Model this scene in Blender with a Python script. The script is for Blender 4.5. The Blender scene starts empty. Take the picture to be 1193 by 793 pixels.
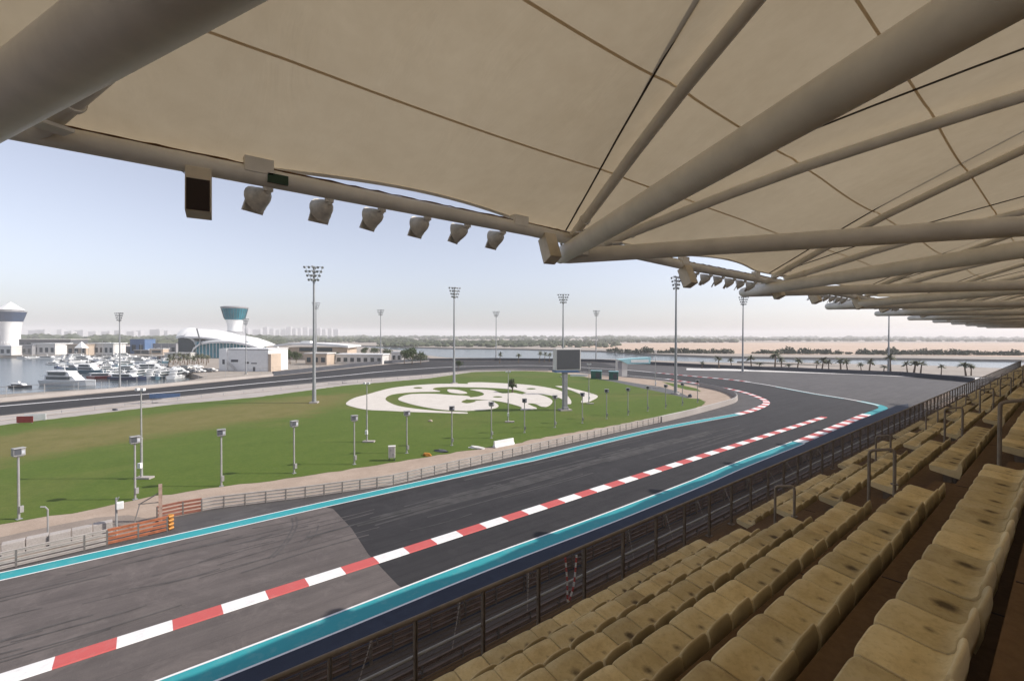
import bpy, bmesh, math, random
from mathutils import Vector, Matrix
from mathutils.geometry import tessellate_polygon
random.seed(7)
R = math.radians
sc = bpy.context.scene
col = sc.collection
H = 14.0                                   # camera height above the track
F = 530.0                                  # focal length in photo pixels (photo 1193 wide)
TH = math.atan2(657.0, F)                  # view direction relative to the stand
CT, ST = math.cos(TH), math.sin(TH)

# ---------------------------------------------------------------- camera
cam = bpy.data.cameras.new('camera'); camo = bpy.data.objects.new('camera', cam); col.objects.link(camo)
cam.sensor_width = 36.0; cam.sensor_fit = 'HORIZONTAL'; cam.lens = F/1193*36
cam.clip_start = 0.05; cam.clip_end = 40000
fwd0 = Vector((CT, ST, 0)); right0 = Vector((ST, -CT, 0)); up0 = Vector((0, 0, 1))
pit = (396.5-391.0)/F
fw = (fwd0*math.cos(pit) - up0*math.sin(pit)).normalized()
upv = right0.cross(fw).normalized()
roll = R(0.15)
# scene rotates clockwise -> camera rolls counter-clockwise
rt = right0*math.cos(roll) + upv*math.sin(roll)
up2 = rt.cross(fw).normalized()
M = Matrix((( rt.x, up2.x, -fw.x), (rt.y, up2.y, -fw.y), (rt.z, up2.z, -fw.z))).to_4x4()
M.translation = Vector((0, 0, H)); camo.matrix_world = M
sc.camera = camo
CAMP = Vector((0, 0, H))

def ray(px, py):
    return fw + rt*((px-596.5)/F) + up2*((396.5-py)/F)
def G(px, py, z=0.0):                      # the point at height z that the photo shows at (px,py)
    d = ray(px, py); t = (z-H)/d.z
    return CAMP + d*t
def AT(px, D, z=0.0):                      # the point at forward distance D below/above photo column px
    d = ray(px, 391.0); d = d/ d.dot(fwd0)
    p = CAMP + d*D; return Vector((p.x, p.y, z))
def ZA(px, py, D):                         # height shown at (px,py) at forward distance D
    d = ray(px, py); d = d/d.dot(fwd0); return (CAMP + d*D).z
def DEP(p): return (p-CAMP).dot(fwd0)

# ---------------------------------------------------------------- materials
def newmat(name):
    m = bpy.data.materials.new(name); m.use_nodes = True
    nt = m.node_tree; nt.nodes.clear()
    out = nt.nodes.new('ShaderNodeOutputMaterial')
    return m, nt, out
def ramp(nt, fac, stops):
    r = nt.nodes.new('ShaderNodeValToRGB'); e = r.color_ramp.elements
    while len(e) < len(stops): e.new(0.5)
    for i, (p, c) in enumerate(stops):
        e[i].position = p; e[i].color = (*c, 1)
    nt.links.new(fac, r.inputs[0]); return r.outputs[0]
def noise(nt, scale, detail=4, rough=0.55, vec=None, sx=None, dist=0.0):
    n = nt.nodes.new('ShaderNodeTexNoise'); n.inputs['Scale'].default_value = scale
    n.inputs['Detail'].default_value = detail; n.inputs['Roughness'].default_value = rough
    n.inputs['Distortion'].default_value = dist
    if vec is None:
        g = nt.nodes.new('ShaderNodeNewGeometry'); vec = g.outputs['Position']
    if sx:
        mp = nt.nodes.new('ShaderNodeMapping'); mp.inputs['Scale'].default_value = sx
        nt.links.new(vec, mp.inputs[0]); vec = mp.outputs[0]
    nt.links.new(vec, n.inputs['Vector']); return n.outputs[0]
def mixc(nt, fac, a, b, mode='MIX'):
    n = nt.nodes.new('ShaderNodeMix'); n.data_type = 'RGBA'; n.blend_type = mode
    for sck, v in ((n.inputs[0], fac), (n.inputs[6], a), (n.inputs[7], b)):
        if isinstance(v, (int, float)): sck.default_value = v
        elif isinstance(v, tuple): sck.default_value = (*v, 1)
        else: nt.links.new(v, sck)
    return n.outputs[2]
def bsdf(nt, out, color, rough=0.7, metal=0.0, spec=0.4, bump=None, bstr=0.2, bdist=0.02):
    b = nt.nodes.new('ShaderNodeBsdfPrincipled')
    if isinstance(color, tuple): b.inputs['Base Color'].default_value = (*color, 1)
    else: nt.links.new(color, b.inputs['Base Color'])
    b.inputs['Roughness'].default_value = rough; b.inputs['Metallic'].default_value = metal
    b.inputs['Specular IOR Level'].default_value = spec
    if bump is not None:
        n = nt.nodes.new('ShaderNodeBump'); n.inputs['Strength'].default_value = bstr
        n.inputs['Distance'].default_value = bdist
        nt.links.new(bump, n.inputs['Height']); nt.links.new(n.outputs[0], b.inputs['Normal'])
    nt.links.new(b.outputs[0], out.inputs[0]); return b
def dark(c, k): return tuple(x*k for x in c)
def simple(name, c, rough=0.6, metal=0.0, var=0.18, scale=3.0, spec=0.4, bstr=0.0):
    m, nt, out = newmat(name)
    n = noise(nt, scale, 5, 0.6)
    cc = ramp(nt, n, [(0.3, dark(c, 1-var)), (0.7, tuple(min(1, x*(1+var*0.6)) for x in c))])
    bsdf(nt, out, cc, rough, metal, spec, n if bstr else None, bstr)
    return m

def asphalt(name, base, warm, streak=0.5, patch=0.25):
    m, nt, out = newmat(name)
    n1 = noise(nt, 0.09, 5, 0.6); n2 = noise(nt, 60, 2, 0.6)
    n3 = noise(nt, 1.0, 5, 0.65, sx=(0.035, 0.9, 1)); n4 = noise(nt, 0.6, 6, 0.7)
    c = ramp(nt, n1, [(0.3, dark(base, 1-patch)), (0.7, warm)])
    c = mixc(nt, streak, c, ramp(nt, n3, [(0.35, dark(base, 0.62)), (0.68, dark(warm, 1.18))]))
    c = mixc(nt, 0.3, c, ramp(nt, n4, [(0.3, dark(base, .7)), (0.7, dark(warm, 1.15))]))
    c = mixc(nt, 0.22, c, ramp(nt, n2, [(0.3, dark(base, .45)), (0.7, dark(warm, 1.5))]))
    geo = nt.nodes.new('ShaderNodeNewGeometry'); sp = nt.nodes.new('ShaderNodeSeparateXYZ'); nt.links.new(geo.outputs['Position'], sp.inputs[0])
    wob = nt.nodes.new('ShaderNodeMath'); wob.operation = 'MULTIPLY_ADD'; nt.links.new(n4, wob.inputs[0]); wob.inputs[1].default_value = .12; nt.links.new(sp.outputs[1], wob.inputs[2])
    md = nt.nodes.new('ShaderNodeMath'); md.operation = 'PINGPONG'; nt.links.new(wob.outputs[0], md.inputs[0]); md.inputs[1].default_value = 2.05
    c = mixc(nt, ramp(nt, md.outputs[0], [(0.0, (.35, .35, .35)), (0.05, (0, 0, 0))]), c, dark(base, .55))
    n6 = noise(nt, 0.35, 7, 0.75, dist=1.0)
    c = mixc(nt, ramp(nt, n6, [(0.5, (0, 0, 0)), (0.72, (.55, .55, .55))]), c, dark(warm, 1.35))
    bsdf(nt, out, c, 0.82, 0, 0.25, n2, 0.4, 0.012)
    return m
M_ASPH_OLD = asphalt('asphalt_old', (0.088, 0.077, 0.074), (0.138, 0.118, 0.110), 0.6, .35)
M_ASPH_NEW = asphalt('asphalt_new', (0.022, 0.021, 0.023), (0.038, 0.036, 0.037), 0.7, .35)
M_ASPH_RUN = asphalt('asphalt_runoff', (0.068, 0.064, 0.065), (0.096, 0.090, 0.089), 0.5, .35)
M_BLUE = asphalt('blue_painted_asphalt', (0.024, 0.030, 0.048), (0.034, 0.041, 0.062), 0.5)

def paint(name, c, wear, wearc, wscale=1.2):
    m, nt, out = newmat(name)
    n = noise(nt, wscale, 8, 0.72); n2 = noise(nt, 25, 3, 0.6); n3 = noise(nt, .8, 4, .6, sx=(0.06, 1.4, 1))
    w = ramp(nt, n, [(0.52, (0, 0, 0)), (0.74, (1, 1, 1))])
    cc = mixc(nt, ramp(nt, n3, [(0.35, (0, 0, 0)), (0.75, (.35, .35, .35))]), c, dark(c, .72))
    cc = mixc(nt, w, cc, mixc(nt, wear, c, wearc))
    cc = mixc(nt, 0.15, cc, ramp(nt, n2, [(0.3, dark(c, .6)), (0.7, c)]))
    bsdf(nt, out, cc, 0.7, 0, 0.3)
    return m
M_TEAL = paint('teal_paint', (0.035, 0.30, 0.33), 0.5, (0.2, 0.36, 0.36))
M_WHITEP = paint('white_paint', (0.74, 0.73, 0.72), 0.4, (0.35, 0.33, 0.32), 2.0)
M_REDP = paint('red_paint', (0.50, 0.10, 0.095), 0.35, (0.45, 0.25, 0.22), 2.0)

def grass_mat():
    m, nt, out = newmat('grass')
    n1 = noise(nt, 0.035, 5, 0.6, dist=0.6); n2 = noise(nt, 0.3, 5, 0.65); n3 = noise(nt, 9, 4, 0.7)
    n5 = noise(nt, 1.0, 3, .6, sx=(0.02, 0.25, 1))
    g = ramp(nt, n2, [(0.25, (0.055, 0.096, 0.011)), (0.5, (0.080, 0.132, 0.016)), (0.78, (0.125, 0.160, 0.028))])
    g = mixc(nt, .35, g, ramp(nt, n5, [(.3, (.045, .085, .014)), (.7, (.10, .145, .03))]))
    dry = ramp(nt, n2, [(0.3, (0.18, 0.125, 0.050)), (0.7, (0.28, 0.19, 0.10))])
    # dry band in the middle of the lawn (a worn area of the real turf)
    geo = nt.nodes.new('ShaderNodeNewGeometry'); mp = nt.nodes.new('ShaderNodeMapping')
    c0 = G(225, 489); c1 = G(330, 474); ang = math.atan2(c1.y-c0.y, c1.x-c0.x)
    mp.vector_type = 'TEXTURE'
    mp.inputs['Location'].default_value = c0; mp.inputs['Rotation'].default_value = (0, 0, ang)
    mp.inputs['Scale'].default_value = (52, 14, 1)
    nt.links.new(geo.outputs['Position'], mp.inputs[0])
    ln = nt.nodes.new('ShaderNodeVectorMath'); ln.operation = 'LENGTH'; nt.links.new(mp.outputs[0], ln.inputs[0])
    ad = nt.nodes.new('ShaderNodeMath'); ad.operation = 'MULTIPLY_ADD'; nt.links.new(n1, ad.inputs[0])
    ad.inputs[1].default_value = 1.8; ad.inputs[2].default_value = -1.35
    s = nt.nodes.new('ShaderNodeMath'); s.operation = 'ADD'; nt.links.new(ln.outputs['Value'], s.inputs[0]); nt.links.new(ad.outputs[0], s.inputs[1])
    a2 = nt.nodes.new('ShaderNodeMath'); a2.operation = 'MULTIPLY_ADD'; nt.links.new(n2, a2.inputs[0]); a2.inputs[1].default_value = 0.9
    nt.links.new(s.outputs[0], a2.inputs[2])
    f = ramp(nt, a2.outputs[0], [(0.55, (0.95, .95, .95)), (0.98, (0, 0, 0))])
    c = mixc(nt, f, g, dry)
    f2 = ramp(nt, n1, [(0.52, (0, 0, 0)), (0.72, (.55, .55, .55))])
    c = mixc(nt, f2, c, dry)
    n7 = noise(nt, 1.6, 6, .75); c = mixc(nt, .38, c, ramp(nt, n7, [(.3, (.045, .066, .010)), (.52, (.085, .115, .018)), (.75, (.18, .165, .05))]))
    c = mixc(nt, 0.3, c, ramp(nt, n3, [(0.3, (0.03, 0.052, 0.010)), (0.7, (0.125, 0.165, 0.035))]))
    bsdf(nt, out, c, 0.9, 0, 0.15, n3, 0.5, 0.04)
    return m
M_GRASS = grass_mat()
def ground_mat(name, a, b, scale=0.4, fine=12):
    m, nt, out = newmat(name)
    n = noise(nt, scale, 6, 0.65); n2 = noise(nt, fine, 4, 0.7)
    c = ramp(nt, n, [(0.3, a), (0.7, b)])
    c = mixc(nt, 0.3, c, ramp(nt, n2, [(0.3, dark(a, .55)), (0.7, tuple(min(1, x*1.3) for x in b))]))
    bsdf(nt, out, c, 0.9, 0, 0.2, n2, 0.3, 0.03); return m
M_SANDSTRIP = ground_mat('sandy_verge', (0.28, 0.215, 0.165), (0.41, 0.325, 0.26))
M_CONCRETE = ground_mat('pale_concrete', (0.30, 0.27, 0.25), (0.42, 0.385, 0.36), 0.15)
M_SERVICE = ground_mat('service_road', (0.20, 0.165, 0.14), (0.27, 0.225, 0.19))
M_GRAVEL = ground_mat('dark_gravel', (0.075, 0.08, 0.08), (0.14, 0.14, 0.145), 1.5, 6)
M_LAND = ground_mat('land', (0.26, 0.225, 0.19), (0.36, 0.32, 0.28), 0.03, 0.5)
M_SAND = ground_mat('desert_sand', (0.42, 0.315, 0.235), (0.52, 0.40, 0.31), 0.006, 0.1)
M_LOGO = ground_mat('white_gravel', (0.50, 0.46, 0.41), (0.60, 0.56, 0.51), 0.5, 8)

def water_mat():
    m, nt, out = newmat('water')
    n = noise(nt, 0.8, 4, 0.6, sx=(1, 1, 1)); 
    b = bsdf(nt, out, (0.075, 0.095, 0.105), 0.2, 0, 0.45, n, 0.25, 0.05); return m
M_WATER = water_mat()

def seat_mat():
    m, nt, out = newmat('dusty_seat_plastic')
    uv = nt.nodes.new('ShaderNodeUVMap'); oi = nt.nodes.new('ShaderNodeObjectInfo')
    n1 = noise(nt, 4.0, 6, 0.7); n2 = noise(nt, 26, 5, 0.7); n3 = noise(nt, 0.9, 3, 0.5)
    c = ramp(nt, n1, [(0.28, (0.42, 0.305, 0.145)), (0.5, (0.62, 0.49, 0.25)), (0.75, (0.72, 0.61, 0.37))])
    c = mixc(nt, 0.35, c, ramp(nt, n3, [(0.35, (0.46, 0.335, 0.15)), (0.65, (0.70, 0.56, 0.30))]))
    c = mixc(nt, ramp(nt, n2, [(0.5, (0, 0, 0)), (0.75, (.38, .38, .38))]), c, (0.26, 0.165, 0.07))
    # paler tone over the backrest, v > 0.45
    sp = nt.nodes.new('ShaderNodeSeparateXYZ'); nt.links.new(uv.outputs[0], sp.inputs[0])
    c = mixc(nt, ramp(nt, sp.outputs[1], [(0.44, (0, 0, 0)), (0.58, (.5, .5, .5))]), c, (0.68, 0.57, 0.37))
    # dirt round the drain hole at the back of the pan
    sub = nt.nodes.new('ShaderNodeVectorMath'); sub.operation = 'SUBTRACT'; sub.inputs[1].default_value = (0.0, 0.31, 0)
    nt.links.new(uv.outputs[0], sub.inputs[0])
    sc2 = nt.nodes.new('ShaderNodeVectorMath'); sc2.operation = 'MULTIPLY'; sc2.inputs[1].default_value = (1.0, 1.0, 1)
    nt.links.new(sub.outputs[0], sc2.inputs[0])
    ln = nt.nodes.new('ShaderNodeVectorMath'); ln.operation = 'LENGTH'; nt.links.new(sc2.outputs[0], ln.inputs[0])
    ad = nt.nodes.new('ShaderNodeMath'); ad.operation = 'MULTIPLY_ADD'; nt.links.new(n1, ad.inputs[0]); ad.inputs[1].default_value = 0.13
    nt.links.new(ln.outputs['Value'], ad.inputs[2])
    sr = nt.nodes.new('ShaderNodeMath'); sr.operation = 'MULTIPLY_ADD'; nt.links.new(oi.outputs['Random'], sr.inputs[0]); sr.inputs[1].default_value = .075; nt.links.new(ad.outputs[0], sr.inputs[2])
    c = mixc(nt, ramp(nt, sr.outputs[0], [(0.095, (.85, .85, .85)), (0.15, (0, 0, 0))]), c, (0.055, 0.028, 0.010))
    # every seat a little different
    hv = nt.nodes.new('ShaderNodeMath'); hv.operation = 'MULTIPLY_ADD'; nt.links.new(oi.outputs['Random'], hv.inputs[0]); hv.inputs[1].default_value = 0.4; hv.inputs[2].default_value = 0.78
    vv = nt.nodes.new('ShaderNodeVectorMath'); vv.operation = 'SCALE'; nt.links.new(c, vv.inputs[0]); nt.links.new(hv.outputs[0], vv.inputs['Scale'])
    bsdf(nt, out, vv.outputs[0], 0.75, 0, 0.25, n2, 0.25, 0.004); return m
M_SEAT = seat_mat()
M_TERR = ground_mat('dusty_terrace', (0.105, 0.060, 0.027), (0.165, 0.098, 0.046), 0.7, 14)

def membrane_mat():
    m, nt, out = newmat('roof_membrane')
    n = noise(nt, 0.22, 5, 0.55); n2 = noise(nt, 2.5, 6, 0.65)
    c = ramp(nt, n, [(0.3, (0.59, 0.48, 0.315)), (0.7, (0.68, 0.565, 0.385))])
    c = mixc(nt, 0.22, c, ramp(nt, n2, [(0.35, (0.49, 0.40, 0.27)), (0.7, (0.68, 0.59, 0.43))]))
    d = nt.nodes.new('ShaderNodeBsdfDiffuse'); t = nt.nodes.new('ShaderNodeBsdfTranslucent')
    n3 = noise(nt, 1.0, 5, .6, sx=(.9, .18, 1), dist=.8); bp = nt.nodes.new('ShaderNodeBump'); bp.inputs['Strength'].default_value = .35; bp.inputs['Distance'].default_value = .05
    nt.links.new(n3, bp.inputs['Height']); nt.links.new(bp.outputs[0], d.inputs['Normal']); nt.links.new(bp.outputs[0], t.inputs['Normal'])
    nt.links.new(c, d.inputs[0]); nt.links.new(c, t.inputs[0])
    mx = nt.nodes.new('ShaderNodeMixShader'); mx.inputs[0].default_value = 0.335
    nt.links.new(d.outputs[0], mx.inputs[1]); nt.links.new(t.outputs[0], mx.inputs[2])
    nt.links.new(mx.outputs[0], out.inputs[0]); return m
M_MEMB = membrane_mat()
m_, nt_, out_ = newmat('membrane_seam'); d_ = nt_.nodes.new('ShaderNodeBsdfDiffuse'); t_ = nt_.nodes.new('ShaderNodeBsdfTranslucent'); x_ = nt_.nodes.new('ShaderNodeMixShader')
for q_ in (d_, t_): q_.inputs[0].default_value = (.66, .54, .38, 1)
x_.inputs[0].default_value = .4; nt_.links.new(d_.outputs[0], x_.inputs[1]); nt_.links.new(t_.outputs[0], x_.inputs[2]); nt_.links.new(x_.outputs[0], out_.inputs[0]); M_SEAM = m_
M_TUBE = simple('dusty_white_steel', (0.72, 0.67, 0.58), 0.5, 0, 0.14, 1.4)
M_RUST = simple('rusty_edge', (0.13, 0.065, 0.025), 0.9, 0, 0.4, 5)
M_CABLE = simple('dark_cable', (0.07, 0.055, 0.04), 0.7)
M_SPKW = simple('speaker_case', (0.62, 0.53, 0.39), 0.6)
M_SPKB = simple('speaker_grille', (0.030, 0.017, 0.012), 0.8)
M_FLOOD = simple('floodlight_shell', (0.68, 0.63, 0.54), 0.55, 0, .25, 8)
M_FGLASS = simple('lamp_glass', (0.5, 0.52, 0.55), 0.15)
M_GREENBOX = simple('green_box', (0.03, 0.06, 0.03), 0.7)
M_RAIL = simple('dusty_railing_steel', (0.24, 0.195, 0.15), 0.6, 0.2, .25, 4)
M_RAILDK = simple('rusty_railing_post', (0.19, 0.145, 0.105), 0.7, 0.1, .3, 5)
M_WIRE = simple('wire', (0.13, 0.105, 0.085), 0.6, 0.2)
M_GALV = simple('galvanised_steel', (0.36, 0.355, 0.345), 0.5, 0.3, .15, 2)
M_MAST = simple('mast_steel', (0.27, 0.28, 0.29), 0.5, 0.2, .12, 1)
M_ARMCO = simple('armco_steel', (0.40, 0.36, 0.33), 0.55, 0.2, .2, 1.5)
M_ARMCODK = simple('barrier_post', (0.16, 0.145, 0.135), 0.7, 0.1)
M_ORANGE = simple('orange_barrier', (0.36, 0.125, 0.06), 0.6, 0, .3, 3)
M_YELLOW = simple('yellow_cap', (0.52, 0.22, 0.03), 0.6)
M_WHITE = simple('white_coating', (0.72, 0.72, 0.71), 0.5, 0, .06, 1)
M_OFFW = simple('offwhite_render', (0.60, 0.58, 0.55), 0.8, 0, .1, .3)
M_BEIGE = simple('beige_render', (0.46, 0.37, 0.29), 0.8, 0, .12, .3)
M_DKGREY = simple('dark_grey', (0.07, 0.075, 0.085), 0.6)
M_GREY = simple('mid_grey', (0.26, 0.26, 0.27), 0.6)
M_SCREEN = simple('led_screen', (0.075, 0.078, 0.085), 0.5, 0, .05, 2)
M_GLASSB = simple('blue_glass', (0.022, 0.045, 0.095), 0.3, 0.0, .3, .15, 0.2)
M_GLASST = simple('teal_glass', (0.03, 0.17, 0.22), 0.12, 0.0, .35, .2, 0.6)
M_GLASSD = simple('dark_glass', (0.03, 0.045, 0.055), 0.1, 0.0, .3, .2, 0.6)
M_TEALW = simple('teal_panel', (0.32, 0.56, 0.60), 0.5)
M_GREENC = simple('green_container', (0.03, 0.13, 0.10), 0.6)
M_BLUEB = simple('blue_cladding', (0.08, 0.14, 0.26), 0.6)
M_HULLR = simple('red_hull', (0.22, 0.03, 0.03), 0.4)
M_HULLB = simple('navy_hull', (0.03, 0.05, 0.12), 0.35)
M_HULLT = simple('teal_hull', (0.09, 0.17, 0.22), 0.35)
M_WALLDK = simple('dark_barrier', (0.055, 0.058, 0.07), 0.8, 0, .2, .4)
M_BARK = simple('bark', (0.14, 0.10, 0.07), 0.9)
M_CITY = simple('city_render', (0.33, 0.33, 0.34), 0.8)
def leaf_mat(name, a, b, sc_=0.5):
    m, nt, out = newmat(name); n = noise(nt, sc_, 4, .6); oi = nt.nodes.new('ShaderNodeObjectInfo')
    c = ramp(nt, n, [(0.3, a), (0.7, b)])
    bsdf(nt, out, c, 0.8, 0, 0.2); return m
M_LEAF = leaf_mat('leaves', (0.030, 0.050, 0.018), (0.075, 0.100, 0.035))
M_PALM = leaf_mat('palm_fronds', (0.060, 0.070, 0.040), (0.13, 0.135, 0.08))
M_MANG = leaf_mat('mangrove', (0.035, 0.048, 0.026), (0.085, 0.095, 0.055), 0.02)

# ---------------------------------------------------------------- mesh builder
def tag(o, label=None, cat=None, group=None, kind=None):
    if label: o['label'] = label
    if cat: o['category'] = cat
    if group: o['group'] = group
    if kind: o['kind'] = kind
    return o
def empty(name, loc=(0, 0, 0), rz=0.0):
    o = bpy.data.objects.new(name, None); o.location = loc; o.rotation_euler = (0, 0, rz); o.empty_display_size = 0.2
    col.objects.link(o); return o
def copy_tree(o, parent=None):
    c = o.copy(); col.objects.link(c)
    if parent is not None: c.parent = parent
    for ch in list(o.children): copy_tree(ch, c)
    return c
class MB:
    def __init__(s): s.v = []; s.f = []; s.mi = []; s.m = 0; s.uv = None
    def add(s, vs, fs):
        o = len(s.v); s.v += [tuple(v) for v in vs]
        for f in fs: s.f.append([i+o for i in f]); s.mi.append(s.m)
    def box(s, c, d, rz=0.0, rx=0.0, ry=0.0):
        Mx = Matrix.Translation(c) @ Matrix.Rotation(rz, 4, 'Z') @ Matrix.Rotation(ry, 4, 'Y') @ Matrix.Rotation(rx, 4, 'X')
        x, y, z = d[0]/2, d[1]/2, d[2]/2
        vs = [Mx @ Vector(p) for p in ((-x,-y,-z),(x,-y,-z),(x,y,-z),(-x,y,-z),(-x,-y,z),(x,-y,z),(x,y,z),(-x,y,z))]
        s.add(vs, [(3,2,1,0),(4,5,6,7),(0,1,5,4),(1,2,6,5),(2,3,7,6),(3,0,4,7)])
    def tube(s, p0, p1, r0, r1=None, n=10, cap=True, dome=False):
        s.poly([p0, p1], [r0, r0 if r1 is None else r1], n, cap)
    def poly(s, pts, rs, n=8, cap=True):
        pts = [Vector(p) for p in pts]
        if not isinstance(rs, (list, tuple)): rs = [rs]*len(pts)
        vs = []; fs = []
        prev = None
        for i, p in enumerate(pts):
            d = (pts[min(i+1, len(pts)-1)] - pts[max(i-1, 0)]).normalized()
            if prev is None:
                u = d.orthogonal().normalized()
                if abs(d.z) < 0.9: u = d.cross(Vector((0, 0, 1))).normalized()
            else:
                u = (prev - d*prev.dot(d)).normalized()
            prev = u; w = d.cross(u)
            for k in range(n):
                a = 2*math.pi*k/n
                vs.append(p + (u*math.cos(a) + w*math.sin(a))*rs[i])
        for i in range(len(pts)-1):
            for k in range(n):
                k2 = (k+1) % n
                fs.append((i*n+k, i*n+k2, (i+1)*n+k2, (i+1)*n+k))
        if cap:
            fs.append(tuple(range(n-1, -1, -1))); fs.append(tuple((len(pts)-1)*n+k for k in range(n)))
        s.add(vs, fs)
    def lathe(s, prof, c=(0, 0, 0), n=24, cap=True):
        vs = []; fs = []
        for r, z in prof:
            for k in range(n):
                a = 2*math.pi*k/n; vs.append((c[0]+r*math.cos(a), c[1]+r*math.sin(a), c[2]+z))
        for i in range(len(prof)-1):
            for k in range(n):
                k2 = (k+1) % n; fs.append((i*n+k, i*n+k2, (i+1)*n+k2, (i+1)*n+k))
        if cap:
            fs.append(tuple(range(n-1, -1, -1))); fs.append(tuple((len(prof)-1)*n+k for k in range(n)))
        s.add(vs, fs)
    def prism(s, poly, z0, z1):
        n = len(poly); P = [Vector((p[0], p[1], 0)) for p in poly]
        ar = sum(P[i].x*P[(i+1) % n].y - P[(i+1) % n].x*P[i].y for i in range(n))
        if ar < 0: P.reverse()
        tris = tessellate_polygon([P]); vs = [(p.x, p.y, z0) for p in P] + [(p.x, p.y, z1) for p in P]
        fs = []
        for t in tris:
            a, b, c = t
            cr = (P[b]-P[a]).cross(P[c]-P[a]).z
            if cr < 0: a, b, c = c, b, a
            fs.append((a+n, b+n, c+n)); fs.append((c, b, a))
        for i in range(n):
            j = (i+1) % n; fs.append((i, j, j+n, i+n))
        s.add(vs, fs)
    def sheet(s, poly, z):
        P = [Vector((p[0], p[1], 0)) for p in poly]
        tris = tessellate_polygon([P]); fs = []
        for a, b, c in tris:
            if (P[b]-P[a]).cross(P[c]-P[a]).z < 0: a, b, c = c, b, a
            fs.append((a, b, c))
        s.add([(p.x, p.y, z) for p in P], fs)
    def ribbon(s, pts, w0, w1, z):          # strip between lateral offsets w0 and w1 (left positive)
        pts = [Vector((p[0], p[1], 0)) for p in pts]; vs = []; fs = []
        for i, p in enumerate(pts):
            d = (pts[min(i+1, len(pts)-1)]-pts[max(i-1, 0)]).normalized(); nrm = Vector((-d.y, d.x, 0))
            a = p+nrm*w0; b = p+nrm*w1
            vs += [(a.x, a.y, z), (b.x, b.y, z)]
        for i in range(len(pts)-1):
            q = (2*i, 2*i+2, 2*i+3, 2*i+1)
            fs.append(q if w1 > w0 else q[::-1])
        s.add(vs, fs)
    def build(s, name, mats, parent=None, smooth=False, bevel=0.0):
        me = bpy.data.meshes.new(name); me.from_pydata(s.v, [], s.f)
        if not isinstance(mats, (list, tuple)): mats = [mats]
        for m in mats: me.materials.append(m)
        me.polygons.foreach_set('material_index', s.mi)
        if smooth:
            me.polygons.foreach_set('use_smooth', [True]*len(s.f))
        me.update()
        if smooth:
            try: me.set_sharp_from_angle(angle=R(40))
            except Exception: pass
        o = bpy.data.objects.new(name, me); col.objects.link(o)
        if parent is not None: o.parent = parent
        if bevel:
            b = o.modifiers.new('bevel', 'BEVEL'); b.width = bevel; b.segments = 2; b.limit_method = 'ANGLE'
        return o
def smooth_line(pts, n=6, closed=False):
    P = [Vector((p[0], p[1], p[2] if len(p) > 2 else 0)) for p in pts]; out = []
    m = len(P); rng = range(m if closed else m-1)
    for i in rng:
        p1, p2 = P[i], P[(i+1) % m]
        p0 = P[i-1] if (i > 0 or closed) else p1*2-p2
        p3 = P[(i+2) % m] if (i+2 < m or closed) else p2*2-p1
        # centripetal-ish: scale tangents by chord
        L = (p2-p1).length or 1e-6
        t1 = (p2-p0)/max(1e-6, ((p1-p0).length+L))*L; t2 = (p3-p1)/max(1e-6, ((p3-p2).length+L))*L
        for k in range(n):
            t = k/n; t_2 = t*t; t_3 = t_2*t
            out.append(p1*(2*t_3-3*t_2+1)+t1*(t_3-2*t_2+t)+p2*(-2*t_3+3*t_2)+t2*(t_3-t_2))
    if not closed: out.append(P[-1])
    return out
def GL(lst, n=0, closed=False):
    P = [G(*p) for p in lst]
    return smooth_line(P, n, closed) if n else P
def resample(pts, step):
    pts = [Vector(p) for p in pts]; out = [pts[0].copy()]; need = step
    for a, b in zip(pts[:-1], pts[1:]):
        L = (b-a).length; pos = 0.0
        while L-pos >= need:
            pos += need; out.append(a+(b-a)*(pos/L)); need = step
        need -= (L-pos)
    return out
def struct(mb, name, m): return tag(mb.build(name, m), kind='structure')

# ================================================================= GROUND
b = MB(); b.box((0, 0, -2.0), (24000, 24000, 0.8)); struct(b, 'water', M_WATER)   # top at -1.6
# land on which circuit, marina quay and stand are built
land = [G(*p) for p in ((-420, 492), (-60, 464), (0, 459.5), (60, 456), (150, 451), (215, 444), (238, 439.5), (212, 431), (196, 426), (200, 418), (190, 414.5),
        (130, 412.8), (60, 413.5), (0, 413.8), (-300, 417))] + [AT(-700, 420), AT(-900, 1200), AT(-200, 900), AT(40, 820), AT(330, 700), AT(420, 560), AT(470, 420)] + \
       [G(*p) for p in ((486, 412.5), (520, 416.5), (640, 417.5), (720, 418.5), (830, 421.8), (1000, 427.0), (1130, 433))]
land += [Vector((260, 120, 0)), Vector((300, 40, 0)), Vector((300, -80, 0)), Vector((-160, -80, 0)), Vector((-260, 40, 0))]
b = MB(); b.prism(land, -2.6, 0.0); struct(b, 'ground', M_LAND)
# far shore
far = [G(*p) for p in ((300, 399.4), (430, 402.3), (520, 404.8), (600, 405.6), (700, 408.0), (760, 411.5), (830, 414.0), (920, 415.5), (1060, 416.5), (1193, 418.5), (1500, 424))]
far = [Vector((p.x, p.y, 0)) for p in far]
far += [AT(2200, 800), AT(3000, 4000), AT(1700, 11500), AT(600, 11500), AT(-400, 11500), AT(-900, 3500), AT(-700, 1500), AT(0, 1000), AT(250, 900)]
b = MB(); b.prism(far, -2.6, -0.25); struct(b, 'far_shore', M_LAND)
sand = [G(*p) for p in ((640, 402.4), (760, 408.6), (830, 411.3), (920, 412.8), (1060, 413.5), (1193, 415.5), (1500, 420))] + [AT(2000, 1300), AT(1250, 1150), AT(1000, 1050), AT(850, 1000), AT(730, 900)]
b = MB(); b.sheet(sand, -0.2); struct(b, 'sand_flat', M_SAND)

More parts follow.
